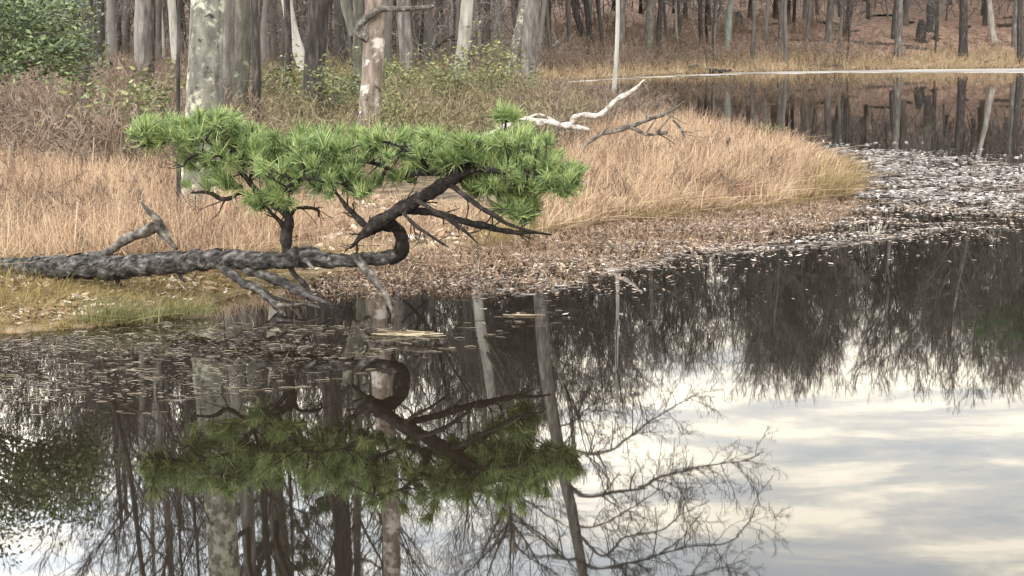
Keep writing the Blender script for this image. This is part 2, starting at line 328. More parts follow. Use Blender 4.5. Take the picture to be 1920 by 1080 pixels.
# ice along the far shore, a thin ragged sheet
ice_t = [(1010, 157), (1080, 152.5), (1160, 147.5), (1280, 141.5), (1400, 136.5), (1500, 134), (1700, 131), (1920, 128.5), (2300, 124.5)]
ice_b = [(1010, 158), (1080, 153.6), (1160, 148.7), (1280, 142.8), (1400, 139), (1500, 137.2), (1700, 135.8), (1920, 136), (2300, 133)]
a_ = spline([[*G(*p)[:2], 0] for p in ice_t], 1.0); b_ = spline([[*G(*p)[:2], 0] for p in ice_b], 1.0); K_ = 120
def resamp(a, k): return np.array([np.interp(np.linspace(0, 1, k), np.linspace(0, 1, len(a)), a[:, i]) for i in range(3)]).T
a_, b_ = resamp(a_, K_), resamp(b_, K_); b_[:, 1] += .8 * wob(b_[:, 0] * .9, b_[:, 1]) * np.clip(np.linspace(0, 2, K_), .15, 1)
mb = MB(); top = np.stack([a_, b_], 1); top[..., 2] = .02; bot = top.copy(); bot[..., 2] = -.01
V = np.concatenate([top.reshape(-1, 3), bot[:, 1]]); i_ = np.arange(K_ - 1)
mb.add(V, np.concatenate([np.stack([2 * i_, 2 * i_ + 1, 2 * i_ + 3, 2 * i_ + 2], -1), np.stack([2 * i_ + 1, 2 * K_ + i_, 2 * K_ + i_ + 1, 2 * i_ + 3], -1)]))
tag(mb.build("ice", M["ice"], smooth=False), kind="structure")

# ------------------------------------------------------------------ trees
def grow(PP, PR, n, t0, t1, length, amin, amax, ratio, K, up, wig, r, tip=.25, azim=None, lt=None):
    N, Kp, _ = PP.shape
    t = r.uniform(t0, t1, (N, n)) if t0 < t1 else np.full((N, n), t0)
    f = t * (Kp - 1); i = np.minimum(f.astype(int), Kp - 2); g = (f - i)[..., None]; ar = np.arange(N)[:, None]
    base = PP[ar, i] * (1 - g) + PP[ar, i + 1] * g; tang = unit(PP[ar, i + 1] - PP[ar, i])
    br = PR[ar, i] * (1 - g[..., 0]) + PR[ar, i + 1] * g[..., 0]
    rnd = r.normal(size=(N, n, 3))
    if azim is not None: rnd = rnd * .6 + np.asarray(azim)
    perp = unit(rnd - (rnd * tang).sum(-1, keepdims=True) * tang)
    ang = r.uniform(amin, amax, (N, n, 1))
    d = unit(np.cos(ang) * tang + np.sin(ang) * perp).reshape(-1, 3)
    ln = (length * r.uniform(.6, 1.25, (N, n)) * (lt(t) if lt else 1.0)).reshape(-1)
    pts = [base.reshape(-1, 3)]
    for k in range(K - 1):
        d = unit(d + np.array([0, 0, up]) / K + r.normal(size=d.shape) * wig)
        pts.append(pts[-1] + d * (ln / (K - 1))[:, None])
    R = (br.reshape(-1) * ratio)[:, None] * np.linspace(1, tip, K)[None]
    return np.stack(pts, 1), R
def trunk_line(H, r0, lean=(0, 0), wig=.15, K=16, seed=0, tip=.18):
    r = np.random.default_rng(seed); z = np.linspace(0, 1, K) ** 1.15 * H
    ph = r.uniform(0, 6.28, 4)
    x = lean[0] * z + wig * (np.sin(z * .45 + ph[0]) - np.sin(ph[0])) + wig * .4 * (np.sin(z * 1.3 + ph[1]) - np.sin(ph[1]))
    y = lean[1] * z + wig * (np.sin(z * .5 + ph[2]) - np.sin(ph[2]))
    R = r0 * (tip + (1 - tip) * (1 - z / H) ** .8) ; R[0] *= 1.35; R[1] *= 1.08
    return np.stack([x, y, z], 1), R
def crown(mb, TP, TR, r, H, n1=20, n2=7, n3=6, n4=5, t0=.32, spread=.26, up=.55, azim=None, ang=(.55, 1.25), thin=1.0):
    prof = lambda t: np.clip(1.25 - .9 * np.abs(t - .55), .35, 1.3)
    A, AR = grow(TP[None], TR[None], n1, t0, .98, H * spread, ang[0], ang[1], .42, 7, up, .10, r, .2, azim, prof)
    mb.tubes(A, AR, 5)
    Bq, BR = grow(A, AR, n2, .2, .98, H * spread * .42, .45, 1.0, .55, 5, .6, .13, r, .25)
    BR = np.maximum(BR, .011 * thin); mb.tubes(Bq, BR, 4)
    C, CR = grow(Bq, BR, n3, .15, .98, H * spread * .20, .4, .95, .6, 4, .5, .16, r, .4)
    CR = np.maximum(CR, .0065 * thin); mb.tubes(C, CR, 3)
    if n4:
        D, DR = grow(C, CR, n4, .1, .98, H * spread * .10, .35, .9, .7, 3, .3, .15, r, .5)
        mb.ribbons(D, np.maximum(DR, .0045 * thin))
    return A
PROTO = []
def proto(seed, H, r0, **k):
    r = np.random.default_rng(seed); TP, TR = trunk_line(H, r0, (r.normal() * .02, r.normal() * .02), .18, 16, seed)
    a = MB(); a.tubes(TP, TR, 8); c = MB(); crown(c, TP, TR, r, H, **k)
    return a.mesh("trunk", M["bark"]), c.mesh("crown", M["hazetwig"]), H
protos = [proto(11, 19, .17, n1=20, n4=3, thin=2.1), proto(12, 20, .21, n1=22, t0=.38, spread=.22, n4=3, thin=2.1), proto(13, 17, .13, n1=18, t0=.25, spread=.22, n4=4, thin=1.8),
          proto(14, 21, .19, n1=20, t0=.45, spread=.24, n4=3, thin=2.1), proto(15, 18, .15, n1=22, t0=.3, spread=.24, ang=(.4, .9), n4=3, thin=2.1), proto(16, 14, .09, n1=16, t0=.2, spread=.24, n3=5, n4=2, thin=2.0)]
sparse = [proto(61, 19, .13, n1=10, n2=5, n3=4, n4=2, t0=.25, spread=.16, thin=1.2), proto(62, 21, .16, n1=9, n2=5, n3=4, n4=2, t0=.3, spread=.18, thin=1.2), proto(63, 16, .10, n1=11, n2=5, n3=4, n4=0, t0=.2, spread=.18, thin=1.2)]
occupied = []
def plant(name, x, y, pr, sc, rz, label, group):
    root = empty(name, (x, y, zat(x, y) - .05), label, "tree", group)
    root.rotation_euler = (0, 0, rz); root.scale = (sc, sc, sc)
    for nm, me in (("trunk", pr[0]), ("crown", pr[1])):
        o = bpy.data.objects.new(nm, me); COL.objects.link(o); o.parent = root
    occupied.append((x, y)); return root
def own_tree(px0, py0, D, px1, py1, wpx, H, bark, label, seed, name="bare_tree", group=None, wig=.1, cr=None, taper=.25, kink=None, base_z=None):
    """a tree seen on its own in the photo: foot near (px0,py0), passing (px1,py1), wpx thick"""
    if D > 100: D = float(Gt(px0, py0)[1])
    lo = P(px0, py0, D); hi = P(px1, py1, D); z0 = zat(lo[0], D) - .05 if base_z is None else base_z
    lean = (hi[0] - lo[0]) / (hi[2] - lo[2]); x0 = lo[0] + (z0 - lo[2]) * lean
    r = np.random.default_rng(seed); r0 = wpx / 2 * D / F
    TP, TR = trunk_line(H, r0, (lean, r.normal() * .01), wig, 22, seed, taper)
    if kink is not None:
        TP[:, 0] += np.interp(TP[:, 2], kink[0], kink[1])
    root = empty(name, (x0, D, z0), label, "tree", group)
    a = MB(); a.tubes(*[resamp_r(TP, TR, 60)][0], 14, .045); a.build("trunk", M[bark], root)
    c = MB(); k = dict(n1=16, n2=6, n3=5, n4=4, t0=.45); k.update(cr or {}); crown(c, TP, TR, r, H, **k); c.build("crown", M["twig"], root)
    occupied.append((x0, D)); return root, TP, TR
def resamp_r(TP, TR, k):
    Q = np.column_stack([TP, TR]); q = spline(Q, np.linalg.norm(TP[-1] - TP[0]) / k); return q[:, :3], np.maximum(q[:, 3], .004)

OT = own_tree
OT(375, 350, 31, 382, 0, 70, 15, "lichen", "thick oak trunk blotched with pale lichen behind the pine boughs", 21, "lichen_oak", wig=.03, cr=dict(t0=.5, n1=14), taper=.45)
OT(338, 300, 30.4, 347, 0, 9, 9, "darkbark", "thin dark stem hugging the side of the lichen-blotched trunk", 22, "sapling", wig=.04, cr=dict(n1=7, n2=4, n3=3, n4=0, t0=.45))
OT(418, 150, 44, 421, 0, 34, 17, "ash", "smooth grey trunk just right of the lichen-blotched oak", 23, wig=.05, taper=.4)
OT(450, 150, 50, 462, 0, 44, 18, "mossbark", "dark grey-green trunk with mossy foot between oak and furrowed pine", 24, "pine_tree", wig=.05, taper=.5, cr=dict(t0=.55))
OT(479, 168, 47, 480, 0, 18, 13, "darkbark", "slim dark brown trunk in front of the mossy-footed one", 25, wig=.06, taper=.4)
OT(572, 105, 74, 534, -60, 24, 17, "palebark", "whitish trunk leaning left behind the furrowed dark pine", 26, "pale_leaning_tree", wig=.15)
OT(588, 205, 50, 597, 0, 41, 19, "darkbark", "straight dark pine trunk with deeply furrowed bark", 27, "pine_tree", wig=.05, taper=.6, cr=dict(t0=.6, n1=12))
OT(672, 200, 52, 668, 0, 20, 16, "mossbark", "dark trunk half hidden behind the peeling snag", 29, wig=.05, taper=.5)
OT(716, 150, 66, 714, 0, 19, 17, "ash", "slim pale grey trunk close behind the peeling snag", 30, wig=.08)
OT(762, 140, 82, 752, 0, 27, 19, "ash", "grey leaning trunk with a broad foot beside golden sedge", 31, wig=.08, taper=.4)
OT(800, 110, 98, 803, 0, 18, 18, "bark", "narrow dark grey trunk behind the pale split one", 32, wig=.1)
OT(777, 108, 104, 778, 0, 13, 17, "bark", "thinner of two dark trunks behind the pale split one", 33, wig=.1)
OT(855, 146, 84, 873, 0, 25, 20, "palebark", "pale barkless split trunk with a dark streak", 34, "pale_dead_tree", wig=.1, taper=.45)
OT(877, 130, 88, 884, 0, 17, 19, "ash", "grey knotty trunk touching the pale split one", 35, wig=.1)
OT(957, 156, 88, 984, 20, 17, 17, "lichen", "crooked lichen-spotted trunk left of the stout grey one", 36, "crooked_tree", wig=.22, taper=.4)
TALL = OT(986, 175, 80, 986.5, 100, 31, 27, "ash", "stout grey trunk with a bare wood scar low down, leaning right", 37, "shore_tree", wig=.04, taper=.42,
          kink=((0, 4.3, 11, 14.1, 17, 19.7, 24, 27), (0, .2, .7, 1.25, 1.8, 2.25, 2.7, 2.9)), cr=dict(t0=.80, n1=12, n2=6, n3=5, n4=4, spread=.15))
OT(1106, 102, 112, 1074, -10, 13, 18, "darkbark", "dark trunk leaning left, nearer the stout grey tree of a slanted pair", 38, wig=.08, group="slanted trunk pair")
OT(1113, 104, 113, 1098, -10, 12, 18, "darkbark", "dark trunk leaning left, nearer the thin pole of a slanted pair", 39, wig=.08, group="slanted trunk pair")
OT(1028, 92, 112, 1024, 0, 13, 18, "darkbark", "narrow dark trunk right of the stout grey tree", 40, wig=.08)
OT(1149, 185, 72, 1155, 0, 9, 11, "reedpole" if "reedpole" in M else "palebark", "thin pale bare pole of a tree at the tip of the marsh", 41, "dead_sapling", wig=.05, taper=.5, cr=dict(n1=5, n2=3, n3=2, n4=0, t0=.6))
OT(1166, 112, 118, 1162, 0, 16, 20, "ash", "pale grey flared trunk directly behind the thin pole", 42, wig=.1)
OT(1216, 122, 116, 1220, 0, 17, 20, "mossbark", "dark trunk with a pale foot at the edge of the cove", 43, wig=.1)
OT(1234, 112, 120, 1240, 0, 11, 18, "darkbark", "slim dark trunk beside the pale-footed one at the cove", 44, wig=.1)
OT(1318, 100, 138, 1312, 0, 9, 19, "darkbark", "slender dark trunk left of the pale green one on the far shore", 45, wig=.1)
OT(1361, 102, 137, 1366, 0, 14, 20, "greenish", "pale green lichen-coated trunk on the far shore", 46, wig=.12)
OT(1684, 106, 141, 1684, 0, 15, 21, "ash", "straight grey trunk standing alone before the leafy slope", 47, wig=.06)
OT(1806, 110, 140, 1808, 0, 17, 21, "darkbark", "thick dark trunk near the right end of the far shore", 48, wig=.06, taper=.4)
OT(1864, 80, 150, 1856, 0, 11, 20, "palebark", "pale slightly bent trunk right of the thick dark one", 49, wig=.12)
OT(1587, 70, 158, 1590, 0, 12, 19, "darkbark", "dark narrow trunk on the leafy slope above a fallen log", 50, wig=.08)
OT(1554, 80, 155, 1556, 0, 15, 20, "ash", "broad grey trunk midway along the leafy slope", 51, wig=.08)
OT(1902, 90, 150, 1903, 0, 10, 19, "ash", "last thin grey trunk at the photo's right edge", 52, wig=.08)
OT(264, 112, 62, 266, 0, 22, 17, "ash", "light-flecked trunk rising from reddish twigs left of the oak", 53, wig=.06, taper=.4)
OT(285, 98, 70, 287, 0, 14, 17, "darkbark", "dark slim trunk right behind the light-flecked one", 54, wig=.06)
OT(185, 78, 78, 184, 0, 17, 17, "darkbark", "dark trunk right beside the evergreen leaves", 55, wig=.06, taper=.4)
OT(208, 80, 80, 206, 0, 17, 17, "bark", "brown-grey trunk, second from the evergreen leaves", 56, wig=.06, taper=.4)
OT(330, 96, 84, 316, 0, 17, 18, "palebark", "whitish trunk leaning left just left of the oak", 57, wig=.1)
OT(304, 92, 90, 306, 0, 11, 17, "palebark", "thin whitish trunk between the light-flecked one and the oak", 58, wig=.1)
OT(155, 170, 46, 170, 0, 13, 13, "darkbark", "thin dark trunk behind the evergreen foliage, curving up", 59, wig=.14, taper=.5)
OT(515, 105, 92, 512, 0, 11, 18, "bark", "thin grey trunk between the dark slim one and the whitish leaning one", 61, wig=.1)
OT(640, 120, 96, 640, 0, 13, 18, "bark", "grey-brown trunk between the furrowed pine and the peeling snag", 62, wig=.1)
OT(915, 118, 108, 917, 0, 12, 18, "bark", "narrow grey trunk between the pale split one and the crooked one", 63, wig=.1)
OT(1465, 100, 140, 1462, 0, 12, 19, "ash", "grey trunk above the golden bank where the slope begins", 64, wig=.1)

# the peeling snag with its curved dead arm
root, TP, TR = OT(686, 250, 42, 697, 0, 41, 17, "snag", "light brown snag with peeling bark and a curved dead arm", 28, "peeling_snag", wig=.06, taper=.55, cr=dict(t0=.6, n1=10))
c = MB(); bpt = [[*(P(a, b_y, 41.7) - np.array(root.location)), rr * 41.7 / F] for a, b_y, rr in
                 [(690, 72, 10), (672, 62, 9), (676, 46, 8), (692, 30, 7), (716, 17, 6), (750, 17, 5), (785, 15, 4.5), (814, 12, 4)]]
q = spline(bpt, .06); c.tubes(q[:, :3], q[:, 3], 10, .06); c.build("dead_arm", M["palewood"], root)
c = MB(); bpt = [[*(P(a, b_y, 41.9) - np.array(root.location)), rr * 41.9 / F] for a, b_y, rr in [(664, 66, 9), (655, 35, 9), (646, 0, 9), (640, -60, 8)]]
q = spline(bpt, .1); c.tubes(q[:, :3], q[:, 3], 10, .05); c.build("side_stem", M["mossbark"], root)

# long limbs of the tall shore tree, seen mirrored in the pond (mirrored pixels give their heights)
def PM(px, py, Y):
    q = P(px, py, Y); q[2] = -q[2]; return q
root = TALL[0]; r = np.random.default_rng(371); o0 = np.array(root.location)
for st, rr in [([(1056, 838), (1070, 843), (1107, 850), (1147, 843), (1180, 820), (1223, 787), (1273, 757), (1310, 738)], 6.5), ([(1066, 908), (1080, 921), (1107, 930), (1157, 922), (1207, 912), (1240, 893), (1280, 883), (1340, 872), (1400, 862), (1432, 846)], 8),
               ([(1076, 980), (1090, 987), (1123, 985), (1173, 960), (1213, 933), (1262, 905)], 5), ([(1080, 995), (1100, 1018), (1133, 1043), (1173, 1007), (1240, 993), (1280, 963), (1330, 940)], 6),
               ([(1084, 1050), (1120, 1066), (1180, 1056), (1240, 1038), (1300, 1022), (1362, 1017), (1400, 985), (1420, 945)], 6), ([(1084, 1048), (1057, 1047), (1020, 1015), (977, 980), (950, 970)], 6), ([(1046, 800), (1075, 790), (1110, 760), (1150, 745)], 4), ([(1086, 1062), (1130, 1100), (1220, 1090), (1320, 1075), (1400, 1050)], 6)]:
    dd = 80 + r.normal() * .8; dep = np.linspace(80, dd, len(st))
    q = spline([[*(PM(a, b_y, Y) - o0), rr * t_ * 80 / F * .6] for (a, b_y), Y, t_ in zip(st, dep, np.linspace(1, .25, len(st)))], .12)
    c = MB(); c.tubes(q[:, :3], q[:, 3], 7, .05)
    A, AR = grow(q[None, :, :3], q[None, :, 3], 26, .12, .99, 1.9, .5, 1.3, .5, 6, .5, .16, r, .3); AR = np.maximum(AR, .013); c.tubes(A, AR, 4)
    B, BR = grow(A, AR, 6, .2, 1, .75, .4, 1.1, .6, 4, .3, .2, r, .5); BR = np.maximum(BR, .009); c.tubes(B, BR, 3)
    Cc, CR = grow(B, BR, 4, .2, 1, .3, .4, 1.1, .7, 3, .2, .2, r, .6); c.ribbons(Cc, np.maximum(CR, .007))
    c.build("limb", M["twig"], root)

# bark scar on the tall shore tree
root = TALL[0]; c = MB(); pts = [[*(P(a, b_y, 79.6) - np.array(root.location)), rr * 80 / F] for a, b_y, rr in [(988, 148, 5), (988, 155, 9), (987, 165, 10), (986, 178, 9)]]
q = spline(pts, .1); c.tubes(q[:, :3], q[:, 3], 10, .05); c.build("bare_wood_scar", M["palebark"], root)

# random forest: woods on the left and the wooded slope across the pond
def forest(n, u0, u1, y0, y1, name, label, group, seed, mind=1.6, shore_gap=3.0, scl=(.8, 1.12), kinds=None):
    r = np.random.default_rng(seed); k = 0; tries = 0; kinds = kinds or protos
    while k < n and tries < 6000:
        tries += 1
        y = math.sqrt(r.uniform(y0 * y0, y1 * y1)); x = r.uniform(u0, u1) * y
        if sdist([[x, y]])[0] < shore_gap: continue
        if occupied and min((x - a) ** 2 + (y - c) ** 2 for a, c in occupied) < mind * mind: continue
        plant(name, x, y, kinds[r.integers(len(kinds))], r.uniform(*scl), r.uniform(0, 6.28), label, group); k += 1
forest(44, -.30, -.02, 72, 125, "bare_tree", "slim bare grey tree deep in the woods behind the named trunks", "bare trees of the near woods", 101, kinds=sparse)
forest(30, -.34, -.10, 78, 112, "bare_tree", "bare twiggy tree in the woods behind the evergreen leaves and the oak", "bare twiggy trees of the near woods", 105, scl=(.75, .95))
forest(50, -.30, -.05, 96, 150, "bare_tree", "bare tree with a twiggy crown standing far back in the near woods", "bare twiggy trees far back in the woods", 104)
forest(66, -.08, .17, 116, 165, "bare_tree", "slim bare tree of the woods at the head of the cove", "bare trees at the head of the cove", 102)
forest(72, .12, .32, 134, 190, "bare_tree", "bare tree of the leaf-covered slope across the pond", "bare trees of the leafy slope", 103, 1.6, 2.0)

# ------------------------------------------------------------------ evergreen trees
def leaf_cloud(mb, C, r, n, rad, size, ratio=.42, flat=.5):
    N = len(C); q = np.repeat(C, n, 0) + r.normal(size=(N * n, 3)) * rad * np.array([1, 1, .75])
    a = unit(r.normal(size=q.shape) * np.array([1, 1, flat])) ; bb = unit(np.cross(a, r.normal(size=q.shape)))
    s = size * r.uniform(.6, 1.3, (len(q), 1)); mb.leaves(q, a * s, bb * s * ratio)
# broad-leaved evergreen at the left edge
D = 28.0; base = P(-70, 360, D); base[2] = zat(base[0], D)
root = empty("evergreen_tree", base, "glossy green broad-leaved evergreen overhanging the thicket in the top left corner", "tree")
r = np.random.default_rng(70); TP, TR = trunk_line(4.6, .11, (.02, 0), .12, 16, 70)
c = MB(); c.tubes(TP, TR, 10, .04); c.build("trunk", M["mossbark"], root)
c = MB(); tw = MB(); LP = []
for px, py, sx, sy, nn in [(20, 20, 60, 40, 34), (60, 60, 50, 40, 30), (105, 95, 45, 30, 26), (30, 95, 45, 25, 24), (135, 125, 26, 20, 14), (130, 45, 34, 45, 18), (20, 130, 40, 18, 8), (-40, 40, 50, 70, 20), (80, 5, 60, 20, 16), (-30, -40, 30, 30, 10)]:
    for _ in range(nn): LP.append(P(px + r.normal() * sx * .55, py + r.normal() * sy * .55, D + r.normal() * .8) - base)
LP = np.array(LP); leaf_cloud(c, LP, r, 46, .15, .042)
for p in LP[::7]:
    t0 = TP[np.clip(int(np.argmin(np.abs(TP[:, 2] - (p[2] - .5)))), 2, 15)]
    mid = (t0 + p) / 2 + r.normal(size=3) * .08 + np.array([0, 0, .12]); q = spline(np.array([t0, mid, p]), .25); tw.tubes(q, np.linspace(.022, .005, len(q)), 4)
tw.build("limbs", M["twig"], root); c.build("crown", M["holly"], root)

def needle_tuft(mb, C, ax, r, n, ln, wd, spread=.85):
    N = len(C); d = unit(r.normal(size=(N * n, 3)) * spread + np.repeat(ax, n, 0)); p0 = np.repeat(C, n, 0) + r.normal(size=(N * n, 3)) * ln * .10
    l = ln * r.uniform(.55, 1.15, (N * n, 1)) * np.repeat(r.uniform(.55, 1.15, N), n)[:, None]; bend = r.normal(size=d.shape) * .06 - np.array([0, 0, .05])
    Pq = np.stack([p0, p0 + d * l * .55, p0 + (d + bend) * l], 1); Wd = np.tile(np.array([[1, .85, .25]]) * wd, (N * n, 1)); mb.ribbons(Pq, Wd)

# dark pine crowns reflected in the water: a white pine at the right end, pines in the woods
def pine_tree(x, y, H, r0, seed, label, lo=.45, nt=160, spread=.16, name="white_pine"):
    z = zat(x, y) - .05; root = empty(name, (x, y, z), label, "tree"); r = np.random.default_rng(seed)
    TP, TR = trunk_line(H, r0, (0, 0), .08, 16, seed); a = MB(); a.tubes(TP, TR, 9, .03); a.build("trunk", M["darkbark"], root)
    lm = MB(); A, AR = grow(TP[None], TR[None], 26, lo, .97, H * spread, 1.1, 1.5, .3, 6, .15, .06, r, .2, None, lambda t: 1.5 - t)
    lm.tubes(A, AR, 4); lm.build("limbs", M["twig"], root)
    Bq, BR = grow(A, AR, 9, .35, 1.0, H * spread * .3, .3, .9, .5, 3, .4, .1, r)
    nd = MB(); tips = Bq[:, -1]; needle_tuft(nd, tips, unit(Bq[:, -1] - Bq[:, 0]) * .6 + np.array([0, 0, .3]), r, 26, .34, .016); nd.build("crown", M["oldneedles"], root)
    occupied.append((x, y))
q = P(1915, 60, 146); pine_tree(q[0], 146, 21.0, .2, 81, "dark pine with a flat needled top at the right end of the far shore", .86, spread=.2)
q = P(535, 150, 58); pine_tree(q[0], 58, 15, .12, 82, "young needled pine standing behind the furrowed dark pine trunk", .62, spread=.14, name="young_pine")

# ------------------------------------------------------------------ the leaning pitch pine over the water
D0 = 22.6
def px3(pts, dep=None):
    o = []
    for p in pts:
        Y = p[3] if len(p) > 3 else dep; o.append([*P(p[0], p[1], Y), p[2] * Y / F])
    return o
org = P(30, 503, 24.3)
pine = empty("leaning_pine", org, "pitch pine whose dark log trunk lies low across the water's edge and carries green boughs", "tree")
def pine_part(name, pts, material, sides=10, bump=.08, step=.035, dep=D0, parent=None, lump=1.0, twiggy=False):
    q = spline(px3(pts, dep), step); L_ = np.arange(len(q)) * step; ph = rng.uniform(0, 6, 4)
    q[:, 3] *= 1 + lump * (.10 * np.sin(L_ * 17 + ph[0]) + .07 * np.sin(L_ * 41 + ph[1])); q[:, 2] += .10 * q[:, 3] * np.sin(L_ * 23 + ph[2]); c = MB(); c.tubes(q[:, :3] - org, q[:, 3], sides, bump)
    if sides >= 12:                      # loose bark plates along the stem
        T = unit(np.gradient(q[:, :3], axis=0)); n_ = int(len(q) * (3 if sides > 14 else 4)); k_ = rng.integers(1, len(q) - 1, n_); rd = unit(np.cross(T[k_], rng.normal(size=(n_, 3))))
        al = unit(T[k_] + rd * rng.uniform(-.05, .35, (n_, 1)) + rng.normal(size=(n_, 3)) * .12); ac = unit(np.cross(rd, al)); sz = q[k_, 3:4] * rng.uniform(.18, .48, (n_, 1))
        c.leaves(q[k_, :3] - org + rd * q[k_, 3:4] * rng.uniform(.98, 1.10, (n_, 1)) , al * sz * 1.5, ac * sz * .8)
    if twiggy:
        A, AR = grow(q[None, :, :3] - org, q[None, :, 3], 7, .25, .98, .26, .5, 1.2, .4, 6, .2, .16, rng, .4); B, BR = grow(A, AR, 2, .3, .95, .11, .5, 1.1, .6, 4, .1, .2, rng, .5)
        c.tubes(A, np.clip(AR, .003, .009), 5); c.tubes(B, np.clip(BR, .0022, .005), 4)
    return c.build(name, M[material], parent or pine), q
_, Q_TR = pine_part("trunk", [(-160, 512, 19.8, 25.2), (-60, 507, 18.9, 24.8), (10, 503, 18.0, 24.4), (60, 503, 19.8, 24.2), (110, 500, 20.7, 24.0), (180, 500, 21.2, 23.8), (215, 503, 22.5, 23.7), (250, 498, 19.8, 23.6), (330, 492, 20.2, 23.4), (400, 487, 18.0, 23.2), (450, 487, 17.1, 23.0), (520, 488, 15.3, 22.8),
    (556, 484, 18.0, 22.75), (580, 481, 18.9, 22.7), (604, 487, 15.3, 22.65), (640, 489, 12.2, 22.6), (690, 486, 11.7, 22.6), (725, 484, 12.6, 22.6), (745, 478, 12.6, 22.6)], "log", 20, .07, .025, lump=.16)
limbs = []   # (object, sampled world points) that carry needles
def limb(pts, parent_needles=True, material="limb", sides=9, bump=.09):
    o, q = pine_part("limb", pts, material, sides, bump, .03, twiggy=True)
    limbs.append((o, q, parent_needles)); return o
limb([(728, 486, 13, 22.6), (748, 478, 14, 22.6), (754, 458, 13, 22.55), (750, 438, 12.5, 22.5), (736, 422, 12, 22.45), (714, 421, 12, 22.35), (692, 432, 11, 22.3), (700, 424, 12.5, 22.25), (740, 399, 12.5, 22.2), (790, 370, 12, 22.2), (836, 344, 12, 22.2), (858, 328, 12, 22.2), (872, 312, 8, 22.2), (880, 288, 5, 22.2), (884, 262, 2.5, 22.2)], True, "limb", 12)
limb([(690, 432, 10, 22.3), (676, 444, 7, 22.3), (666, 456, 4, 22.3), (656, 466, 2, 22.3)], False)
limb([(690, 428, 7, 22.35), (672, 410, 6, 22.4), (655, 393, 5, 22.45), (640, 374, 3.5, 22.5), (628, 358, 2, 22.6)], True)
limb([(752, 394, 7, 22.2), (775, 396, 7, 22.3), (800, 397, 7, 22.35), (835, 405, 7, 22.4), (867, 415, 7, 22.4), (900, 422, 7, 22.4), (933, 430, 6, 22.4), (965, 436, 4.5, 22.4), (1000, 436, 3, 22.4), (1034, 440, 1.5, 22.4)], False)
limb([(842, 344, 6, 22.2), (870, 366, 5, 22.0), (900, 388, 5, 21.9), (930, 406, 4.5, 21.8), (953, 420, 4, 21.8), (985, 431, 3, 21.8), (1022, 438, 1.2, 21.8)], True)
limb([(782, 376, 5, 22.1), (805, 390, 4.5, 21.9), (833, 407, 4.5, 21.8), (852, 419, 4, 21.8), (872, 434, 3, 21.8), (897, 457, 1.2, 21.8)], False)
limb([(755, 398, 4, 22.15), (778, 422, 3.5, 22.0), (800, 437, 3, 21.9), (822, 452, 2.5, 21.9), (842, 464, 1.2, 21.9)], False)
limb([(858, 328, 8, 22.2), (835, 324, 7, 22.4), (805, 324, 6, 22.5), (775, 326, 5.5, 22.6), (750, 327, 6, 22.7), (735, 318, 4.5, 22.7), (712, 309, 4, 22.7), (677, 303, 3, 22.8), (640, 306, 2.2, 22.8), (600, 302, 1.5, 22.8)], True)
limb([(860, 328, 8, 22.2), (885, 320, 7, 22.1), (915, 318, 5, 22.0), (950, 325, 4, 21.9), (995, 330, 3, 21.9), (1040, 338, 2, 21.9), (1065, 342, 1, 21.9)], True)
limb([(862, 324, 7, 22.2), (890, 300, 5, 22.6), (925, 282, 4, 22.9), (965, 270, 3, 23.1), (1010, 268, 2, 23.2), (1040, 290, 1, 23.2)], True)
limb([(868, 330, 6, 22.2), (900, 345, 4.5, 22.5), (935, 362, 4, 22.7), (965, 372, 3, 22.8), (1000, 385, 2, 22.9), (1015, 400, 1, 22.9)], True)
limb([(538, 480, 10, 22.8), (537, 462, 10, 22.8), (537, 440, 11, 22.8), (541, 420, 11, 22.8), (540, 404, 10, 22.8), (527, 392, 8, 22.85), (508, 380, 7, 22.9), (485, 362, 6, 23.0), (465, 338, 5.5, 23.1), (447, 313, 5, 23.2), (430, 290, 4, 23.3), (415, 268, 2.5, 23.3), (400, 245, 1.5, 23.3)], True, "limb", 10)
limb([(536, 432, 6, 22.8), (525, 415, 4.5, 22.75), (512, 403, 4, 22.7), (500, 390, 2, 22.7)], False)
limb([(546, 402, 5, 22.8), (556, 391, 3.2, 22.8), (572, 389, 3, 22.8), (588, 391, 3, 22.8), (598, 396, 2.4, 22.8), (596, 406, 1.5, 22.8)], False)
limb([(505, 378, 4.5, 22.9), (480, 372, 4, 23.0), (452, 362, 3.8, 23.1), (432, 371, 4.2, 23.15), (414, 373, 4.2, 23.2), (398, 364, 3.8, 23.2), (380, 360, 3.2, 23.2), (358, 362, 2, 23.2)], True)
limb([(433, 295, 4, 23.3), (412, 278, 4, 23.4), (393, 268, 4, 23.4), (367, 262, 4, 23.4), (330, 262, 4, 23.4), (300, 268, 3, 23.4), (268, 275, 1.5, 23.4)], True)
limb([(440, 305, 3.5, 23.2), (410, 292, 3, 23.1), (375, 288, 3, 23.0), (350, 298, 3, 23.0), (342, 312, 2.5, 23.0), (325, 303, 1.5, 23.0)], True)
limb([(490, 365, 5, 22.95), (520, 335, 4, 23.1), (550, 312, 3.5, 23.3), (590, 300, 3, 23.4), (630, 285, 2.5, 23.5), (665, 275, 1.2, 23.5)], True)
limb([(512, 384, 4.5, 22.8), (540, 350, 3.5, 22.5), (570, 335, 3, 22.3), (610, 340, 2.4, 22.2), (640, 345, 1.4, 22.2)], True)
limb([(805, 324, 5, 22.5), (790, 300, 4, 22.3), (760, 280, 3, 22.1), (730, 268, 2.2, 22.0), (695, 262, 1.2, 22.0)], True)
limb([(940, 276, 3, 23.0), (946, 250, 2.5, 23.1), (949, 226, 2, 23.1)], True)
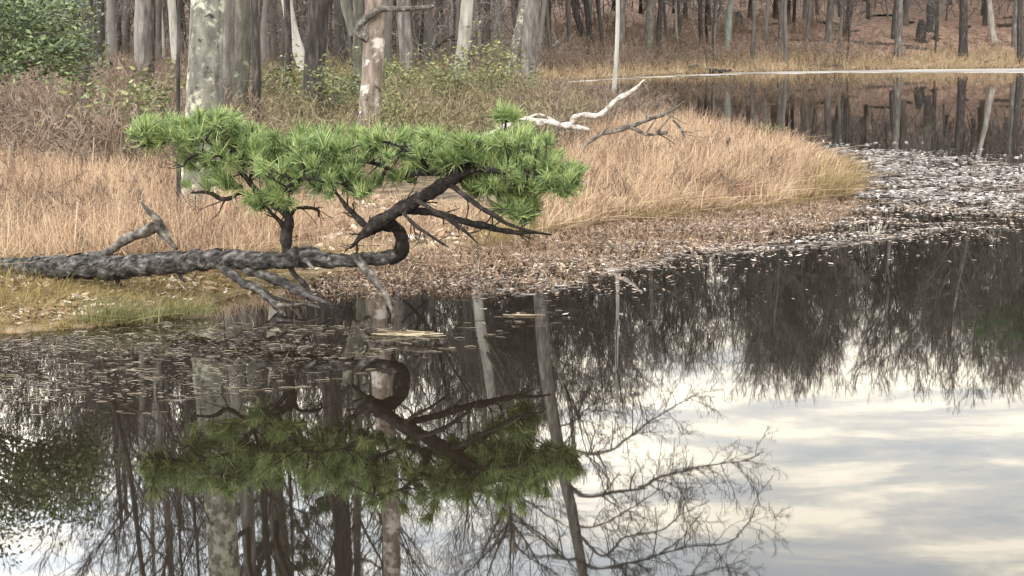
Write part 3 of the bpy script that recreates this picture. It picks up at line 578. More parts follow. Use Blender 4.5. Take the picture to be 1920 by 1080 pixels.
# underside props and stubs
def prop(pts, material, name="prop_branch"): return pine_part(name, pts, material, 9, .1, .03)
prop([(412, 500, 9, 23.1), (430, 509, 9, 23.0), (452, 528, 9, 22.9), (483, 543, 8.5, 22.8), (505, 561, 7, 22.7), (522, 578, 6, 22.65), (532, 592, 5, 22.6)], "log")
prop([(488, 546, 5, 22.8), (498, 548, 5, 22.75), (508, 556, 4, 22.7), (540, 566, 3.5, 22.65), (556, 578, 2.5, 22.6)], "limb")
prop([(520, 572, 4, 22.65), (545, 573, 3.5, 22.6), (575, 570, 3, 22.6), (600, 578, 2, 22.6)], "palewood")
prop([(455, 500, 9, 23.0), (480, 511, 10, 22.9), (515, 523, 10, 22.8), (550, 540, 9.5, 22.7), (580, 555, 7, 22.6), (606, 566, 4, 22.55), (625, 576, 3, 22.5)], "log")
prop([(542, 498, 6, 22.8), (554, 516, 5, 22.75), (568, 530, 5, 22.7), (580, 546, 4, 22.7)], "limb")
prop([(664, 480, 9, 22.55), (678, 496, 9, 22.5), (692, 512, 8.5, 22.4), (706, 530, 7, 22.35), (720, 550, 5.5, 22.3), (731, 572, 4, 22.25), (737, 592, 3, 22.2), (728, 614, 2.5, 22.2)], "palewood")
prop([(332, 508, 4, 23.4), (338, 518, 4, 23.35), (347, 528, 2, 23.3)], "limb", "stub")
prop([(112, 515, 4, 24.0), (111, 526, 4, 24.0), (113, 534, 2, 24.0)], "limb", "stub")
prop([(220, 520, 5, 23.7), (221, 528, 5, 23.7), (228, 536, 2, 23.7)], "limb", "stub")
prop([(556, 492, 7, 22.6), (554, 478, 6, 22.55), (553, 462, 4.5, 22.55)], "limb", "stub")
prop([(572, 487, 5, 22.55), (580, 495, 4, 22.45), (588, 505, 2, 22.4)], "palewood", "stub")
c = MB(); pts = [[*(P(748 + i * 9, 490 + j, 22.5) - org), .05 * (1 - .3 * abs(i - 1))] for i, j in ((0, 0), (1, 3), (2, 1))]
# needles
r = np.random.default_rng(90)
feet = np.vstack([q[len(q) // 3:, :3] for o, q, f in limbs if f]); fid = np.concatenate([[k] * (len(q) - len(q) // 3) for k, (o, q, f) in enumerate(limbs) if f])
regs = [  # cx, cy, rx, ry, tufts, mean depth, depth spread
    (360, 243, 118, 20, 62, 23.4, .55), (275, 250, 38, 16, 16, 23.4, .3), (400, 228, 60, 12, 22, 23.5, .5), (395, 300, 60, 22, 14, 23.2, .3), (405, 340, 55, 16, 14, 23.2, .3), (470, 275, 60, 28, 36, 23.3, .5),
    (560, 280, 100, 34, 74, 23.2, .7), (560, 325, 80, 24, 36, 22.7, .6), (480, 375, 16, 14, 7, 22.9, .2), (527, 362, 18, 18, 12, 22.6, .3), (650, 340, 55, 28, 30, 22.5, .5),
    (660, 270, 70, 30, 46, 22.9, .8), (760, 275, 75, 30, 58, 22.4, .8), (850, 285, 70, 30, 60, 22.4, .8), (930, 285, 80, 34, 62, 22.5, .8), (1000, 285, 45, 38, 36, 22.7, .6), (980, 330, 80, 28, 46, 22.2, .6), (1060, 335, 32, 24, 24, 21.9, .3),
    (975, 375, 40, 28, 26, 22.4, .4), (980, 402, 22, 12, 8, 22.6, .3), (900, 345, 30, 18, 14, 22.3, .3), (949, 218, 18, 12, 8, 23.1, .1), (740, 335, 35, 14, 8, 22.7, .3), (990, 258, 40, 12, 14, 23.1, .4)]
C = []
for cx, cy, rx, ry, nt_, dm, ds in regs:
    for _ in range(int(nt_ * .80)):
        a = r.uniform(0, 6.283); s_ = math.sqrt(r.random()); C.append(P(cx + rx * s_ * math.cos(a), cy + ry * s_ * math.sin(a) + 6, dm + r.normal() * ds * .6))
C = np.array(C); dist = np.linalg.norm(C[:, None] - feet[None], axis=2); near = dist.argmin(1)
for k, (o, q, f) in enumerate(limbs):
    sel = np.where(fid[near] == k)[0]
    if not f or not len(sel): continue
    nd = MB(); tw = MB()
    axs = np.array([0, -.15, .85]) + r.normal(size=(len(sel), 3)) * .55 + unit(C[sel] - feet[near[sel]]) * .3
    needle_tuft(nd, C[sel] - org, axs, r, 80, .215, .0050, .62)
    for s_ in sel:
        a = feet[near[s_]]; b2 = C[s_]; mid = (a + b2) / 2 - np.array([0, 0, .06 * np.linalg.norm(b2 - a)]) + r.normal(size=3) * .02
        qq = spline(np.array([a, mid, b2]), .07) - org; tw.tubes(qq, np.linspace(.010, .006, len(qq)), 4)
    if len(sel) > 14: tw.build("twigs", M["limb"], o)
    nd.build("needles", M["needles"], o)

# ------------------------------------------------------------------ other dead wood
def dead(name, label, cat, strands, material, dep, twigs=0, seed=0):
    r = np.random.default_rng(seed); o0 = P(strands[0][0][0], strands[0][0][1], strands[0][0][3] if len(strands[0][0]) > 3 else dep); c = MB()
    for st in strands:
        q = spline(px3(st, dep), .04); L_ = np.arange(len(q)) * .04; q[:, 3] *= 1 + .13 * np.sin(L_ * 9 + 1) + .10 * np.sin(L_ * 23); q[:, 2] += .25 * q[:, 3] * np.sin(L_ * 13); c.tubes(q[:, :3] - o0, q[:, 3], 9, .10)
        if twigs:
            A, AR = grow(q[None, :, :3] - o0, q[None, :, 3], twigs, .3, .98, .5, .5, 1.1, .5, 5, .2, .15, r); c.tubes(A, np.maximum(AR, .004), 4)
    root = c.build(name, M[material], None, o0); return tag(root, label, cat)
dead("fallen_branch", "weathered grey arched branch with an upturned fork, lying behind the log", "branch",
     [[(150, 488, 8, 24.6), (190, 476, 8, 24.6), (215, 464, 9, 24.6), (245, 446, 9, 24.6), (270, 433, 9, 24.6), (290, 428, 10, 24.6), (305, 438, 9, 24.6), (318, 452, 6, 24.5), (332, 466, 3, 24.4)],
      [(310, 448, 9, 24.6), (303, 430, 8, 24.6), (296, 412, 7, 24.6), (284, 400, 5.5, 24.6), (272, 388, 4, 24.6), (264, 378, 2, 24.6)], [(286, 436, 4, 24.55), (276, 424, 3, 24.5), (290, 418, 2, 24.5)]], "palewood", 24.6)
dead("bleached_branch", "forked bleached white branch reaching right above the marsh grass", "branch",
     [[(868, 400, 6.4, 40), (880, 320, 6.4, 40), (905, 262, 5.6, 40), (950, 238, 5.6, 40), (985, 226, 6.4, 40), (1020, 229, 6.4, 40), (1050, 234, 5.6, 40), (1080, 240, 4.8, 40), (1105, 242, 3.2, 40)],
      [(1050, 236, 4.0, 40), (1074, 232, 4.0, 40), (1073, 222, 4.8, 40), (1085, 216, 4.8, 40), (1118, 217, 5.2, 40), (1140, 204, 4.8, 40), (1156, 186, 4.8, 40), (1178, 176, 4.0, 40), (1194, 163, 3.2, 40), (1208, 150, 2.0, 40)], [(985, 226, 2.4, 40), (1010, 214, 2.0, 40), (1040, 226, 1.6, 40)]], "bleached", 40, 0)
dead("thin_dead_branch", "thin tan dead branch lying over the marsh grass right of the bleached one", "branch",
     [[(1075, 330, 3, 39.5), (1090, 285, 3, 39.5), (1110, 262, 3, 39.5), (1150, 246, 4, 39.5), (1180, 238, 4.5, 39.5), (1200, 230, 4, 39.5), (1235, 218, 3, 39.5), (1262, 206, 2, 39.5), (1282, 190, 1.2, 39.5)], [(1180, 238, 3.5, 39.5), (1205, 249, 3.5, 39.5), (1225, 252, 3, 39.5), (1252, 248, 3, 39.5)], [(1262, 225, 1.5, 39.5), (1275, 240, 2, 39.5), (1285, 258, 1.2, 39.5)]], "palewood", 39.5, 5, 3)
dead("sunken_twig", "pale crooked twig poking out of the brown weed in front of the marsh", "branch", [[(1135, 452, 2, 29), (1150, 466, 2.5, 29), (1165, 476, 2.4, 29), (1190, 484, 1.4, 29)], [(1154, 468, 2, 29), (1152, 482, 1.6, 29), (1151, 500, 1.4, 29)]], "palewood", 29)
for a, c_, px0, py0, px1, py1, Dp, rr, lab in [
    ("fallen_log", "log", 1600, 80, 1745, 94, 152, 3.0, "dark fallen log sloping across the leafy hillside by the lone grey trunk"), ("fallen_log", "log", 1535, 62, 1610, 60, 160, 2.6, "short dark log lying level on the leaves above the golden bank"),
    ("fallen_log", "log", 1700, 92, 1760, 98, 148, 3.4, "dark log with a broken end near the foot of the lone grey trunk"), ("fallen_log", "log", 1350, 62, 1410, 60, 158, 2.6, "dark log on the slope just right of the pale green trunk"), ("fallen_log", "log", 1870, 48, 1945, 50, 165, 2.4, "thin fallen log high on the slope at the photo's right edge"),
    ("leaning_deadwood", "log", 812, 92, 850, 66, 92, 3.0, "dark broken limb propped against the pale split trunk")]:
    Dp = Gt((px0 + px1) / 2, (py0 + py1) / 2)[1] if Dp > 100 else Dp; rr *= 1.25
    dead(a, lab, "log", [[(px0, py0, rr, Dp), ((px0 + px1) / 2, (py0 + py1) / 2 - 2, rr, Dp), (px1, py1, rr * .8, Dp)]], c_, Dp, 3, int(px0))
rq = np.random.default_rng(77)
for k in range(9):
    px0 = 1390 + k * 62 + rq.uniform(-20, 20); py0 = rq.uniform(20, 92); wl = rq.uniform(14, 34); tl = rq.uniform(-5, 5); Dp = Gt(px0, py0)[1]
    dead("fallen_limb", "short dark stick of deadfall lying on the rusty leaves of the far slope", "branch", [[(px0 - wl, py0 - tl, 2.4, Dp), (px0, py0 - 1.5, 2.8, Dp), (px0 + wl, py0 + tl, 1.6, Dp)]], "limb", Dp, 3, k); COL.objects[-1]["group"] = "deadfall sticks on the far slope"
dead("shore_root_wad", "dark clump of roots on the waterline of the far golden bank", "root wad", [[(1290, 131, 4, 130), (1302, 127, 6, 130), (1318, 131, 3, 130)], [(1312, 130, 3, 130), (1345, 132, 3, 130), (1372, 132, 2, 130)]], "log", 130)
# tree stumps and root wads on the slope
for i, (a, c_, Dp, lab) in enumerate([(1383, 60, 158, "dark broken stump left of the others on the leafy slope"), (1726, 80, 150, "blackened wide stump beside the lone grey trunk"), (1742, 60, 156, "tall dark stump just behind the blackened wide one")]):
    p = Gt(a, c_); Dp = p[1]; z = p[2]; o = MB(); h_ = [1.6, 1.8, 2.6][i]; q = np.array([[0, 0, -.1], [0.02, 0, .3], [.05, 0, .8], [.02, .0, h_ * .8], [.0, 0, h_]]); o.tubes(q, np.array([.5, .34, .30, .28, .14]) * (1 + .3 * (i == 1)), 11, .15)
    tag(o.build("stump", M["log"], None, (p[0], Dp, z)), lab, "stump")

# ------------------------------------------------------------------ grasses, thickets and litter (uncountable)
def blades(mb, q, z, r, h, wd, lean=.35, K=4, dirn=None, bendy=.5):
    N = len(q); hh = h * r.uniform(.55, 1.2, N); a = r.uniform(0, 6.283, N); l = np.abs(r.normal(size=N)) * lean
    hd = np.stack([np.cos(a), np.sin(a), np.zeros(N)], 1)
    if dirn is not None: hd = unit(hd * .7 + np.asarray(dirn)); 
    t = np.linspace(0, 1, K); base = np.column_stack([q, z])
    Pq = base[:, None] + hd[:, None] * (hh * l)[:, None, None] * (t[None, :, None] ** (1 + bendy)) + np.array([0, 0, 1.0]) * (hh * np.sqrt(np.clip(1 - l ** 2 * .5, .15, 1)))[:, None, None] * t[None, :, None]
    Wd = wd * r.uniform(.7, 1.3, N)[:, None] * (1.05 - t)[None]; Wd = np.maximum(Wd, wd * .2); mb.ribbons(Pq, Wd)
def grass(name, label, px_poly, n, h, wd, material, seed, lean=.35, dirn=None, z=.35, cl=.0, gap=0.0, min_d=0.03, tuss=30, spread=.13):
    r = np.random.default_rng(seed); m_ = max(1, n // tuss); ctr = scatter(px_poly, m_, z, seed)
    if cl: ctr = ctr[(clump(ctr, cl, seed) + r.normal(size=len(ctr)) * .18) > gap]
    m_ = len(ctr); q = np.repeat(ctr, tuss, 0) + r.normal(size=(m_ * tuss, 2)) * spread * np.repeat(r.uniform(.6, 1.5, m_), tuss)[:, None]
    th = np.repeat(r.uniform(.50, 1.30, m_) * (.75 + .5 * clump(ctr, .7, seed + 3)), tuss)
    la = r.uniform(0, 6.283, m_); lv = np.stack([np.cos(la), np.sin(la), 0 * la], 1) * r.uniform(.1, 1.1, (m_, 1))
    if dirn is not None: lv = lv * .5 + np.asarray(dirn)
    lv = np.repeat(lv, tuss, 0) + r.normal(size=(m_ * tuss, 3)) * np.array([.35, .35, 0]); d = sdist(q); k = d > min_d; q, th, lv, d = q[k], th[k], lv[k], d[k]
    zz = np.maximum(height(q), -.03); hv = h * th * np.clip(.55 + d * .25, .5, 1)
    mb = MB(); blades(mb, q, zz - .02, r, hv, wd, lean, 4, lv); o = mb.build(name, M[material]); tag(o, label, "grass", None, "stuff"); return o
grass("straw_grass", "band of tall straw coloured grass behind the log", [(-260, 300), (-260, 490), (180, 478), (330, 478), (480, 470), (560, 420), (500, 375), (330, 345), (0, 322)], 40000, .53, .0075, "straw", 201, .75)
grass("marsh_grass", "tall straw coloured grass covering the marsh point", [(1040, 425), (1150, 412), (1260, 404), (1350, 394), (1450, 386), (1540, 376), (1590, 362), (1600, 330), (1570, 292), (1490, 280), (1430, 268), (1370, 258), (1290, 240), (1180, 245), (1060, 300), (980, 380)], 54000, .63, .010, "straw", 202, .80, (.25, -.1, 0), .35, 0, 0, .03, 34)
grass("arching_sedge", "long olive blades arching off the tip of the marsh point", [(1330, 404), (1450, 392), (1540, 383), (1612, 370), (1622, 335), (1606, 300), (1570, 286), (1530, 300), (1500, 350), (1400, 375), (1320, 390)], 6000, .66, .009, "sedge", 203, .95, (.6, -.35, 0))
grass("far_sedge", "golden sedge fringing the far shore", [(990, 158), (1010, 151), (1080, 147), (1160, 142), (1280, 136.5), (1400, 133), (1500, 131), (1700, 128.3), (1940, 125), (1940, 119), (1700, 121.5), (1500, 123), (1380, 124), (1280, 128), (1160, 133), (1040, 140), (960, 150)], 26000, .62, .028, "gold", 204, .8, (.2,-.3,0), .1, .35, .30, -.1, 30, .35)
grass("inner_sedge", "golden sedge along the wet edge between the near woods and the cove", [(600, 150), (720, 132), (860, 130), (1040, 140), (1000, 156), (900, 160), (700, 165)], 16000, .75, .022, "gold", 205, .5, None, .3, .25, .45)
grass("bank_sedge", "flattened tan and olive sedge on the low bank under the log", [(-260, 640), (-60, 630), (60, 619), (200, 608), (330, 588), (420, 560), (520, 530), (640, 503), (700, 470), (560, 470), (330, 500), (-260, 500)], 30000, .20, .006, "sedge", 206, 1.3, (.6, -.3, 0), .1, 0, 0, -.12)
grass("point_edge_sedge", "low olive and brown sedge at the wet foot of the marsh grass", [(900, 455), (1060, 434), (1150, 417), (1260, 409), (1350, 397), (1450, 389), (1540, 381), (1540, 372), (1350, 384), (1150, 398), (1000, 418), (900, 435)], 15000, .30, .007, "sedge", 207, 1.0, (.5, -.4, 0), .1, .9, .3, -.15)

grass("low_straw", "low tan grass on the mud between the log and the tall grass", [(440, 505), (560, 470), (640, 500), (780, 474), (930, 450), (1040, 428), (960, 395), (820, 385), (640, 380), (520, 400), (430, 470)], 16000, .26, .006, "straw", 208, .9, None, .2, .8, .25, 0)
grass("russet_stems", "thin russet stems among the straw grass of the marsh point", [(1060, 415), (1260, 400), (1450, 384), (1560, 370), (1560, 300), (1430, 268), (1290, 242), (1060, 300)], 5200, .68, .008, "russet", 209, .7, None, .35, .6, .35, .1, 14, .1)
grass("russet_left_stems", "thin russet stems among the straw grass behind the log", [(-200, 320), (-200, 470), (330, 470), (480, 440), (330, 345)], 4000, .60, .006, "russet", 210, .6, None, .4, .6, .35, .1, 14, .1)

def thicket(name, label, px_poly, n, h, material, seed, z=.5, thick=1.0, sub=5):
    r = np.random.default_rng(seed); q = scatter(px_poly, n, z, seed); d = sdist(q); q = q[d > .5]
    occ = np.array(occupied); zz = height(q); N = len(q); mb = MB()
    hv = h * r.uniform(.6, 1.2, N) * (.7 + .5 * clump(q, .5, seed)); a = r.uniform(0, 6.283, N); l = r.uniform(.1, .75, N)
    d0 = unit(np.stack([np.cos(a) * l, np.sin(a) * l, np.ones(N)], 1)); p = np.column_stack([q, zz - .03]); pts = [p]
    for k in range(4):
        d0 = unit(d0 + r.normal(size=d0.shape) * .22); pts.append(pts[-1] + d0 * (hv / 4)[:, None])
    A = np.stack(pts, 1); AR = np.tile(np.linspace(.0085, .004, 5) * thick, (N, 1)); mb.ribbons(A, AR)
    B, BR = grow(A, AR, sub, .3, 1.0, h * .38, .4, 1.1, .7, 4, .3, .25, r, .6); mb.ribbons(B, np.maximum(BR, .0032 * thick))
    C, CR = grow(B, BR, 4, .2, 1.0, h * .2, .4, 1.0, .8, 3, .2, .3, r, .7); mb.ribbons(C, np.maximum(CR, .003 * thick))
    o = mb.build(name, M[material]); tag(o, label, "undergrowth", None, "stuff")
thicket("bare_thicket", "reddish brown tangle of leafless shrubs behind the straw grass", [(-260, 330), (0, 318), (330, 340), (470, 330), (470, 170), (300, 140), (-260, 140)], 4200, 1.35, "thicket", 301, .6, 1.9)
thicket("woodland_thicket", "olive brown leafless shrubs under the near trunks", [(430, 330), (700, 330), (960, 300), (1080, 270), (1130, 215), (1000, 180), (840, 150), (560, 140), (430, 170)], 3800, 1.05, "olive_thicket", 302, .6, 2.2)
thicket("marsh_brush", "thin brown brush at the back of the marsh point", [(960, 330), (1060, 300), (1180, 250), (1290, 236), (1240, 222), (1150, 198), (1080, 184), (1000, 180), (960, 230)], 1300, .95, "thicket", 303, .4, 2.0)
thicket("deep_undergrowth", "grey brown brush on the floor of the deeper woods", [(-60, 138), (960, 138), (960, 110), (700, 92), (-60, 92)], 3000, 1.6, "thicket", 304, .9, 2.4, 4)
thicket("far_brush", "grey brown brush behind the golden sedge of the far shore", [(960, 138), (1160, 132), (1280, 127), (1400, 123), (1640, 121), (1640, 112), (1400, 108), (1280, 112), (1100, 112), (960, 118)], 1500, 1.7, "thicket", 305, .4, 2.6, 4)
thicket("far_brush_right", "low brush at the foot of the leafy slope", [(1640, 121), (1940, 119), (1940, 108), (1640, 112)], 260, 1.1, "thicket", 306, .4, 2.6, 4)

def streak(q, cl, seed):                     # drifts drawn out along the shore
    return .45 * clump(q * np.array([.35, 1.1]), cl * 1.4, seed) + .35 * clump(q * np.array([.9, 2.6]), cl * 2.0, seed + 5) + .2 * clump(q * np.array([2.2, 5.0]), cl * 2.2, seed + 9)
grass("matted_marsh_grass", "flattened tangled dead grass through the marsh point", [(1040, 425), (1150, 412), (1350, 394), (1540, 376), (1600, 350), (1600, 315), (1490, 285), (1370, 262), (1290, 245), (1150, 270), (1040, 330)], 16000, .62, .010, "straw", 211, 1.5, (.5, -.2, 0), .3, .7, .3, .05, 26, .2)
grass("matted_bank_grass", "flattened tangled dead grass through the bank behind the log", [(-260, 320), (-260, 490), (330, 480), (480, 465), (540, 420), (330, 350)], 11000, .55, .008, "straw", 212, 1.5, None, .4, .7, .3, .05, 26, .2)
thicket("marsh_tangle", "sparse grey brown twigs tangled in the marsh grass", [(1060, 400), (1260, 395), (1450, 380), (1560, 360), (1540, 310), (1400, 268), (1290, 248), (1060, 310)], 300, .62, "thicket", 309, .35, 1.6, 5)
thicket("bank_tangle", "sparse reddish twigs tangled in the straw grass behind the log", [(-200, 330), (-200, 460), (330, 465), (480, 440), (330, 350)], 260, .6, "thicket", 310, .4, 1.4, 5)
grass("dark_hummock_grass", "dark wet matted sedge at the foot of the marsh grass", [(1080, 436), (1160, 424), (1260, 412), (1360, 400), (1500, 388), (1500, 380), (1350, 388), (1200, 394), (1090, 412)], 9000, .20, .008, "darkmat", 213, 1.3, (.3, -.4, 0), .1, .9, .38, -.25, 26, .16)
thicket("sapling_brush", "tall grey saplings and thin branches filling the deeper woods", [(-60, 135), (960, 135), (1000, 112), (960, 80), (-60, 80)], 900, 4.5, "greytwig", 307, 1.0, 4.2, 6)
thicket("slope_saplings", "thin grey saplings scattered on the leafy slope", [(960, 110), (1500, 106), (1960, 106), (1960, 92), (960, 92)], 1300, 4.0, "greytwig", 308, .5, 4.8, 5)
def flakes(name, label, px_poly, n, size, material, seed, z=.006, tilt=.15, ratio=.5, cl=0.0, gap=0.0, land=False, stretch=1.0, cat="floating leaves", fade=0.0, jit=0.0):
    r = np.random.default_rng(seed); q = scatter(px_poly, n, 0.0, seed); q = q + r.normal(size=q.shape) * np.array([jit * 1.3, jit * .8]) * np.abs(r.normal(size=(len(q), 1))); k = np.ones(len(q), bool)
    if cl: k = (streak(q, cl, seed) + r.normal(size=len(q)) * .10) > gap
    if fade: k &= r.random(len(q)) < np.exp(np.minimum(sdist(q), 0) / fade)
    q = q[k]; d = sdist(q); zz = np.where(d > 0, height(q), 0) + z + r.uniform(0, .012, len(q)) if land else np.full(len(q), z) + r.uniform(0, .012, len(q))
    if not land: zz, q = zz[d < .05], q[d < .05]
    N = len(q); a = r.uniform(0, 6.283, N); s = size * np.clip(np.exp(r.normal(size=N) * .5), .35, 2.6)
    A = np.stack([np.cos(a) * stretch, np.sin(a), r.normal(size=N) * tilt], 1); A = unit(A) * s[:, None]
    Bv = unit(np.cross(np.stack([r.normal(size=N) * tilt, r.normal(size=N) * tilt, np.ones(N)], 1), A)) * (s * ratio)[:, None]
    mb = MB(); mb.leaves(np.column_stack([q, zz + s * tilt * .3]), A, Bv); o = mb.build(name, M[material], smooth=False); tag(o, label, cat, None, "stuff")
def sticks(name, label, px_poly, n, ln, wd, material, seed, rise=.12, cl=0, gap=0, stretch=2.0, standing=0.0, fade=0.0):
    r = np.random.default_rng(seed); q = scatter(px_poly, n, 0.0, seed); d = sdist(q); k = d < .05
    if cl: k &= (streak(q, cl, seed) + r.normal(size=len(q)) * .10) > gap
    if fade: k &= r.random(len(q)) < np.exp(np.minimum(d, 0) / fade)
    q = q[k]; N = len(q); a = r.uniform(0, 6.283, N); l = ln * r.uniform(.4, 1.5, N)
    up = np.abs(r.normal(size=N)) * rise; up = np.where(r.random(N) < standing, r.uniform(.5, 2.5, N), up)
    dv = unit(np.stack([np.cos(a) * stretch, np.sin(a), up], 1)) * l[:, None]; p = np.column_stack([q, np.full(N, .004)])
    bend = r.normal(size=(N, 3)) * .07 * l[:, None]; bend[:, 2] = np.abs(bend[:, 2]) * .5
    mb = MB(); mb.ribbons(np.stack([p, p + dv * .5 + bend, p + dv], 1), np.tile(np.array([[.7, 1, .5]]) * wd, (N, 1))); o = mb.build(name, M[material]); tag(o, label, "floating reeds", None, "stuff")
WEED = [(600, 545), (640, 506), (780, 478), (930, 455), (1060, 432), (1150, 416), (1350, 397), (1540, 381), (1620, 378), (1560, 430), (1420, 462), (1280, 478), (1180, 500), (1040, 545), (900, 560), (740, 556), (630, 562)]
flakes("pond_weed", "reddish brown mat of pond weed and leaves between log and marsh point", WEED, 42000, .024, "weed", 401, .004, .30, .40, .8, .42, fade=2.6, jit=.5)
sticks("weed_stems", "short brown stems poking from the weed mat", WEED, 17000, .11, .0035, "weed", 402, .6, .8, .25, 1.0, .7, 3.2)
flakes("leaf_raft", "raft of floating dead leaves flecked with painted sky glints along the edge of the open water", [(900, 560), (1040, 545), (1180, 500), (1280, 482), (1420, 470), (1560, 462), (1700, 440), (1800, 428), (1940, 418), (1940, 386), (1640, 384), (1540, 395), (1350, 412), (1230, 440), (1150, 470), (1000, 505), (900, 530)], 27000, .025, "raft", 403, .008, .2, .5, 1.0, .54, False, 1.3, jit=.9)
flakes("drifted_leaves", "drift of floating leaves with sky glints painted in pale colour beyond the marsh tip", [(1575, 268), (1680, 285), (1820, 305), (1960, 315), (1960, 395), (1800, 388), (1640, 384), (1610, 375), (1625, 340), (1605, 300)], 36000, .036, "pad", 404, .01, .2, .45, .8, .56, False, 1.7, jit=1.0)
sticks("drifted_reeds", "scattered pale reed bits among the drifting leaves beyond the marsh", [(1560, 276), (1680, 285), (1960, 312), (1960, 395), (1640, 384), (1620, 340)], 1600, .22, .008, "pad", 405, .08, .8, .3)
sticks("edge_reeds", "pale reed bits rimming the weed mat", [(880, 565), (1040, 548), (1180, 505), (1300, 482), (1560, 465), (1780, 432), (1760, 425), (1560, 452), (1300, 470), (1180, 488), (1040, 530), (880, 545)], 700, .12, .004, "pad", 406, .05, 0, 0, 4.0)
LEFTW = [(-200, 655), (60, 628), (200, 618), (330, 602), (440, 606), (620, 612), (770, 616), (800, 640), (700, 668), (560, 690), (470, 735), (330, 750), (180, 755), (0, 765), (-200, 770)]
sticks("reed_litter", "dead reed stalks and twigs afloat before the low bank", LEFTW, 3000, .10, .0034, "wetreed", 407, .10, 1.1, .38, 3.0, .08, 4.5)
flakes("bank_weed", "brown weed and leaf bits afloat before the low bank", LEFTW, 16000, .015, "wetreed", 408, .004, .10, .28, 1.1, .44, False, 2.5, fade=4.5)
sticks("outer_reeds", "thin reed bits scattered on open water before the log", [(0, 740), (480, 720), (760, 640), (1040, 560), (1080, 600), (700, 700), (400, 775), (0, 790)], 180, .12, .0035, "wetreed", 409, .05, 0, 0, 5.0)
flakes("bank_litter", "pale dead leaves strewn on the mud behind the log", [(480, 480), (560, 420), (640, 395), (820, 400), (1000, 420), (930, 452), (780, 476), (640, 503), (520, 528), (440, 520)], 3800, .045, "litter", 410, .03, .4, .5, .8, .45, True, 1.0, "leaf litter")
flakes("left_litter", "pale dead leaves caught along the log and mossy bank", [(-100, 500), (330, 470), (480, 470), (430, 555), (200, 605), (-100, 625)], 6000, .04, "litter", 411, .01, .35, .5, 1.2, .4, True, 1.0, "leaf litter")
flakes("slope_leaves", "rust coloured fallen leaves carpeting the far slope", [(1200, 118), (1960, 112), (1960, 62), (1300, 70)], 26000, .16, "litter", 412, .02, .4, .6, 0, 0, True, 1.0, "leaf litter") if False else None

# a green tuft at the water's edge and a sheaf of floating reeds
for (a, c_, nn, hh, lab) in [(215, 603, 420, .34, "bright green grass tuft arching over the water below the log"), (330, 590, 260, .24, "olive green grass tuft between the green tuft and the props")]:
    p = G(a, c_, .03); r = np.random.default_rng(int(a)); q = r.normal(size=(nn, 2)) * np.array([.22, .10]); mb = MB(); blades(mb, q, np.zeros(nn), r, np.full(nn, hh), .005, .9, 4, (.4, -.2, 0)); tag(mb.build("grass_tuft", M["green_grass"], None, p), lab, "grass tuft")
p = G(762, 628); r = np.random.default_rng(5); mb = MB(); N = 15; q = np.column_stack([r.normal(size=N) * .12, r.normal(size=N) * .10, np.full(N, .012) + r.uniform(0, .02, N)]); dv = np.stack([r.uniform(.15, .28, N), r.normal(size=N) * .06, r.normal(size=N) * .012], 1)
mb.tubes(np.stack([q - dv, q, q + dv], 1), np.full((N, 3), .0038), 5); tag(mb.build("floating_reed_sheaf", M["reed"], None, p), "small sheaf of yellowish reeds afloat before the log's broken end", "reeds")
p = G(985, 592); mb = MB(); N = 9; q = np.column_stack([r.normal(size=N) * .10, r.normal(size=N) * .03, np.full(N, .012)]); dv = np.stack([r.uniform(.08, .16, N), r.normal(size=N) * .02, np.zeros(N)], 1)
mb.tubes(np.stack([q - dv, q, q + dv], 1), np.full((N, 3), .0035), 5); tag(mb.build("floating_reed_sheaf", M["reed"], None, p), "tiny line of pale reeds afloat right of the larger sheaf", "reeds")

# laurel and other green shrubs
def shrub_proto(seed, h=1.2, n=46):
    r = np.random.default_rng(seed); st = MB(); N = 9; a = r.uniform(0, 6.283, N); l = r.uniform(.15, .7, N); d0 = unit(np.stack([np.cos(a) * l, np.sin(a) * l, np.ones(N)], 1)); pts = [r.normal(size=(N, 3)) * np.array([.08, .08, 0])]
    for k in range(4): d0 = unit(d0 + r.normal(size=d0.shape) * .2); pts.append(pts[-1] + d0 * h / 4 * r.uniform(.7, 1.1, (N, 1)))
    A = np.stack(pts, 1); AR = np.tile(np.linspace(.014, .006, 5), (N, 1)); st.tubes(A, AR, 4)
    B, BR = grow(A, AR, 6, .35, 1, h * .35, .4, 1.0, .7, 4, .3, .2, r); st.tubes(B, BR, 3)
    lf = MB(); C = np.vstack([B[:, -1], B[:, 2], A[:, -1]]); leaf_cloud(lf, C, r, 7, .11, .048, .42)
    return st.mesh("stems", M["twig"]), lf.mesh("foliage", M["laurel"])
SP_ = [shrub_proto(501), shrub_proto(502, 1.0), shrub_proto(503, 1.4)]
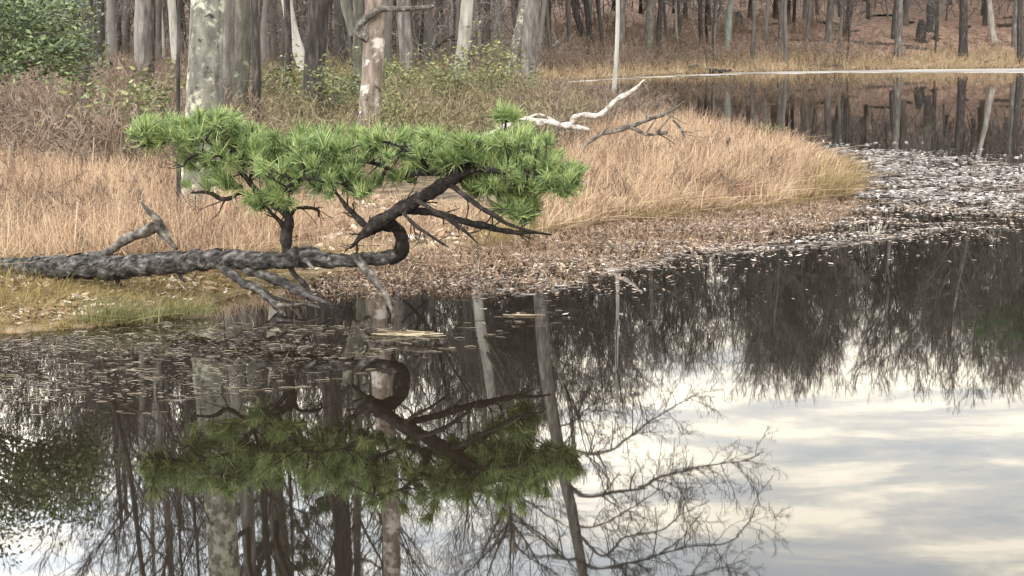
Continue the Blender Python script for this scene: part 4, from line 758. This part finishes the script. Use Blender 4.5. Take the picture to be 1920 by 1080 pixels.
for i, (a, c_, Dp, s, lab) in enumerate([
    (470, 235, 34, .75, "pale green laurel right at the foot of the lichen-blotched oak"), (505, 240, 35, .7, "small laurel above the pine boughs beside the one at the oak's foot"), (640, 215, 47, 1.0, "leafy laurel between the furrowed pine and the peeling snag"),
    (655, 160, 50, 1.1, "taller laurel left of the peeling snag"), (525, 140, 58, 1.1, "yellowish laurel behind the slim dark trunk"), (730, 235, 42.5, .8, "small yellowish laurel right of the snag's foot"), (798, 238, 42, .7, "dark green small shrub among olive twigs right of the snag"),
    (755, 160, 66, 1.3, "light olive laurel below the grey leaning trunk"), (890, 170, 66, 1.3, "olive laurel at the foot of the pale split trunk"), (250, 205, 40, 1.3, "grey-green shrub in the thicket left of the oak"), (290, 215, 38, .9, "smaller grey-green shrub close to the oak's dark stem"),
    (940, 195, 60, 1.0, "faint olive shrub near the crooked trunk"), (840, 190, 60, 1.1, "olive shrub among twigs below the pale split trunk"), (690, 150, 64, 1.2, "olive laurel peeking from behind the snag"), (580, 165, 58, 1.0, "olive laurel at the left foot of the furrowed pine"), 
    (620, 185, 52, .9, "yellow-green laurel at the right foot of the furrowed pine"),  (1435, 262, 48, .5, "small green bush in the marsh grass near its back edge")]):
    p = P(a, c_, Dp); z = zat(p[0], Dp); root = empty("laurel_shrub", (p[0], Dp, z - .03), lab, "shrub", "green shrubs under the trees"); s *= 1.3; root.scale = (s, s, s); root.rotation_euler = (0, 0, i * 1.7)
    for nm, me in zip(("stems", "foliage"), SP_[i % 3]): o = bpy.data.objects.new(nm, me); COL.objects.link(o); o.parent = root
print("faces", sum(len(o.data.polygons) for o in COL.objects if o.type == 'MESH'))

for i, (a, c_, lab) in enumerate([(1364, 268, "dark seed head near the back edge of the marsh grass"), (1442, 303, "dark seed head midway along the marsh grass near its right tip"), (1182, 333, "dark seed head low in the marsh grass beside the pine boughs")]):
    Dp = [41.5, 39.5, 37.5][i]; p = P(a, c_, Dp); z = zat(p[0], Dp); root = empty("seed_stalk", (p[0], Dp, z), lab, "marsh plant"); h_ = p[2] - z
    st = MB(); st.tubes(np.array([[0, 0, 0], [.01, 0, h_ * .5], [0, 0, h_ + .02]]), np.array([.006, .005, .004]), 5); st.build("stalk", M["russet"], root)
    st = MB(); st.tubes(np.array([[-.01, 0, h_ - .12], [0, 0, h_ - .08], [.015, 0, h_], [.04, 0, h_ + .09], [.055, 0, h_ + .12]]), np.array([.008, .03, .045, .03, .006]), 8, .2); st.build("head", M["limb"], root)
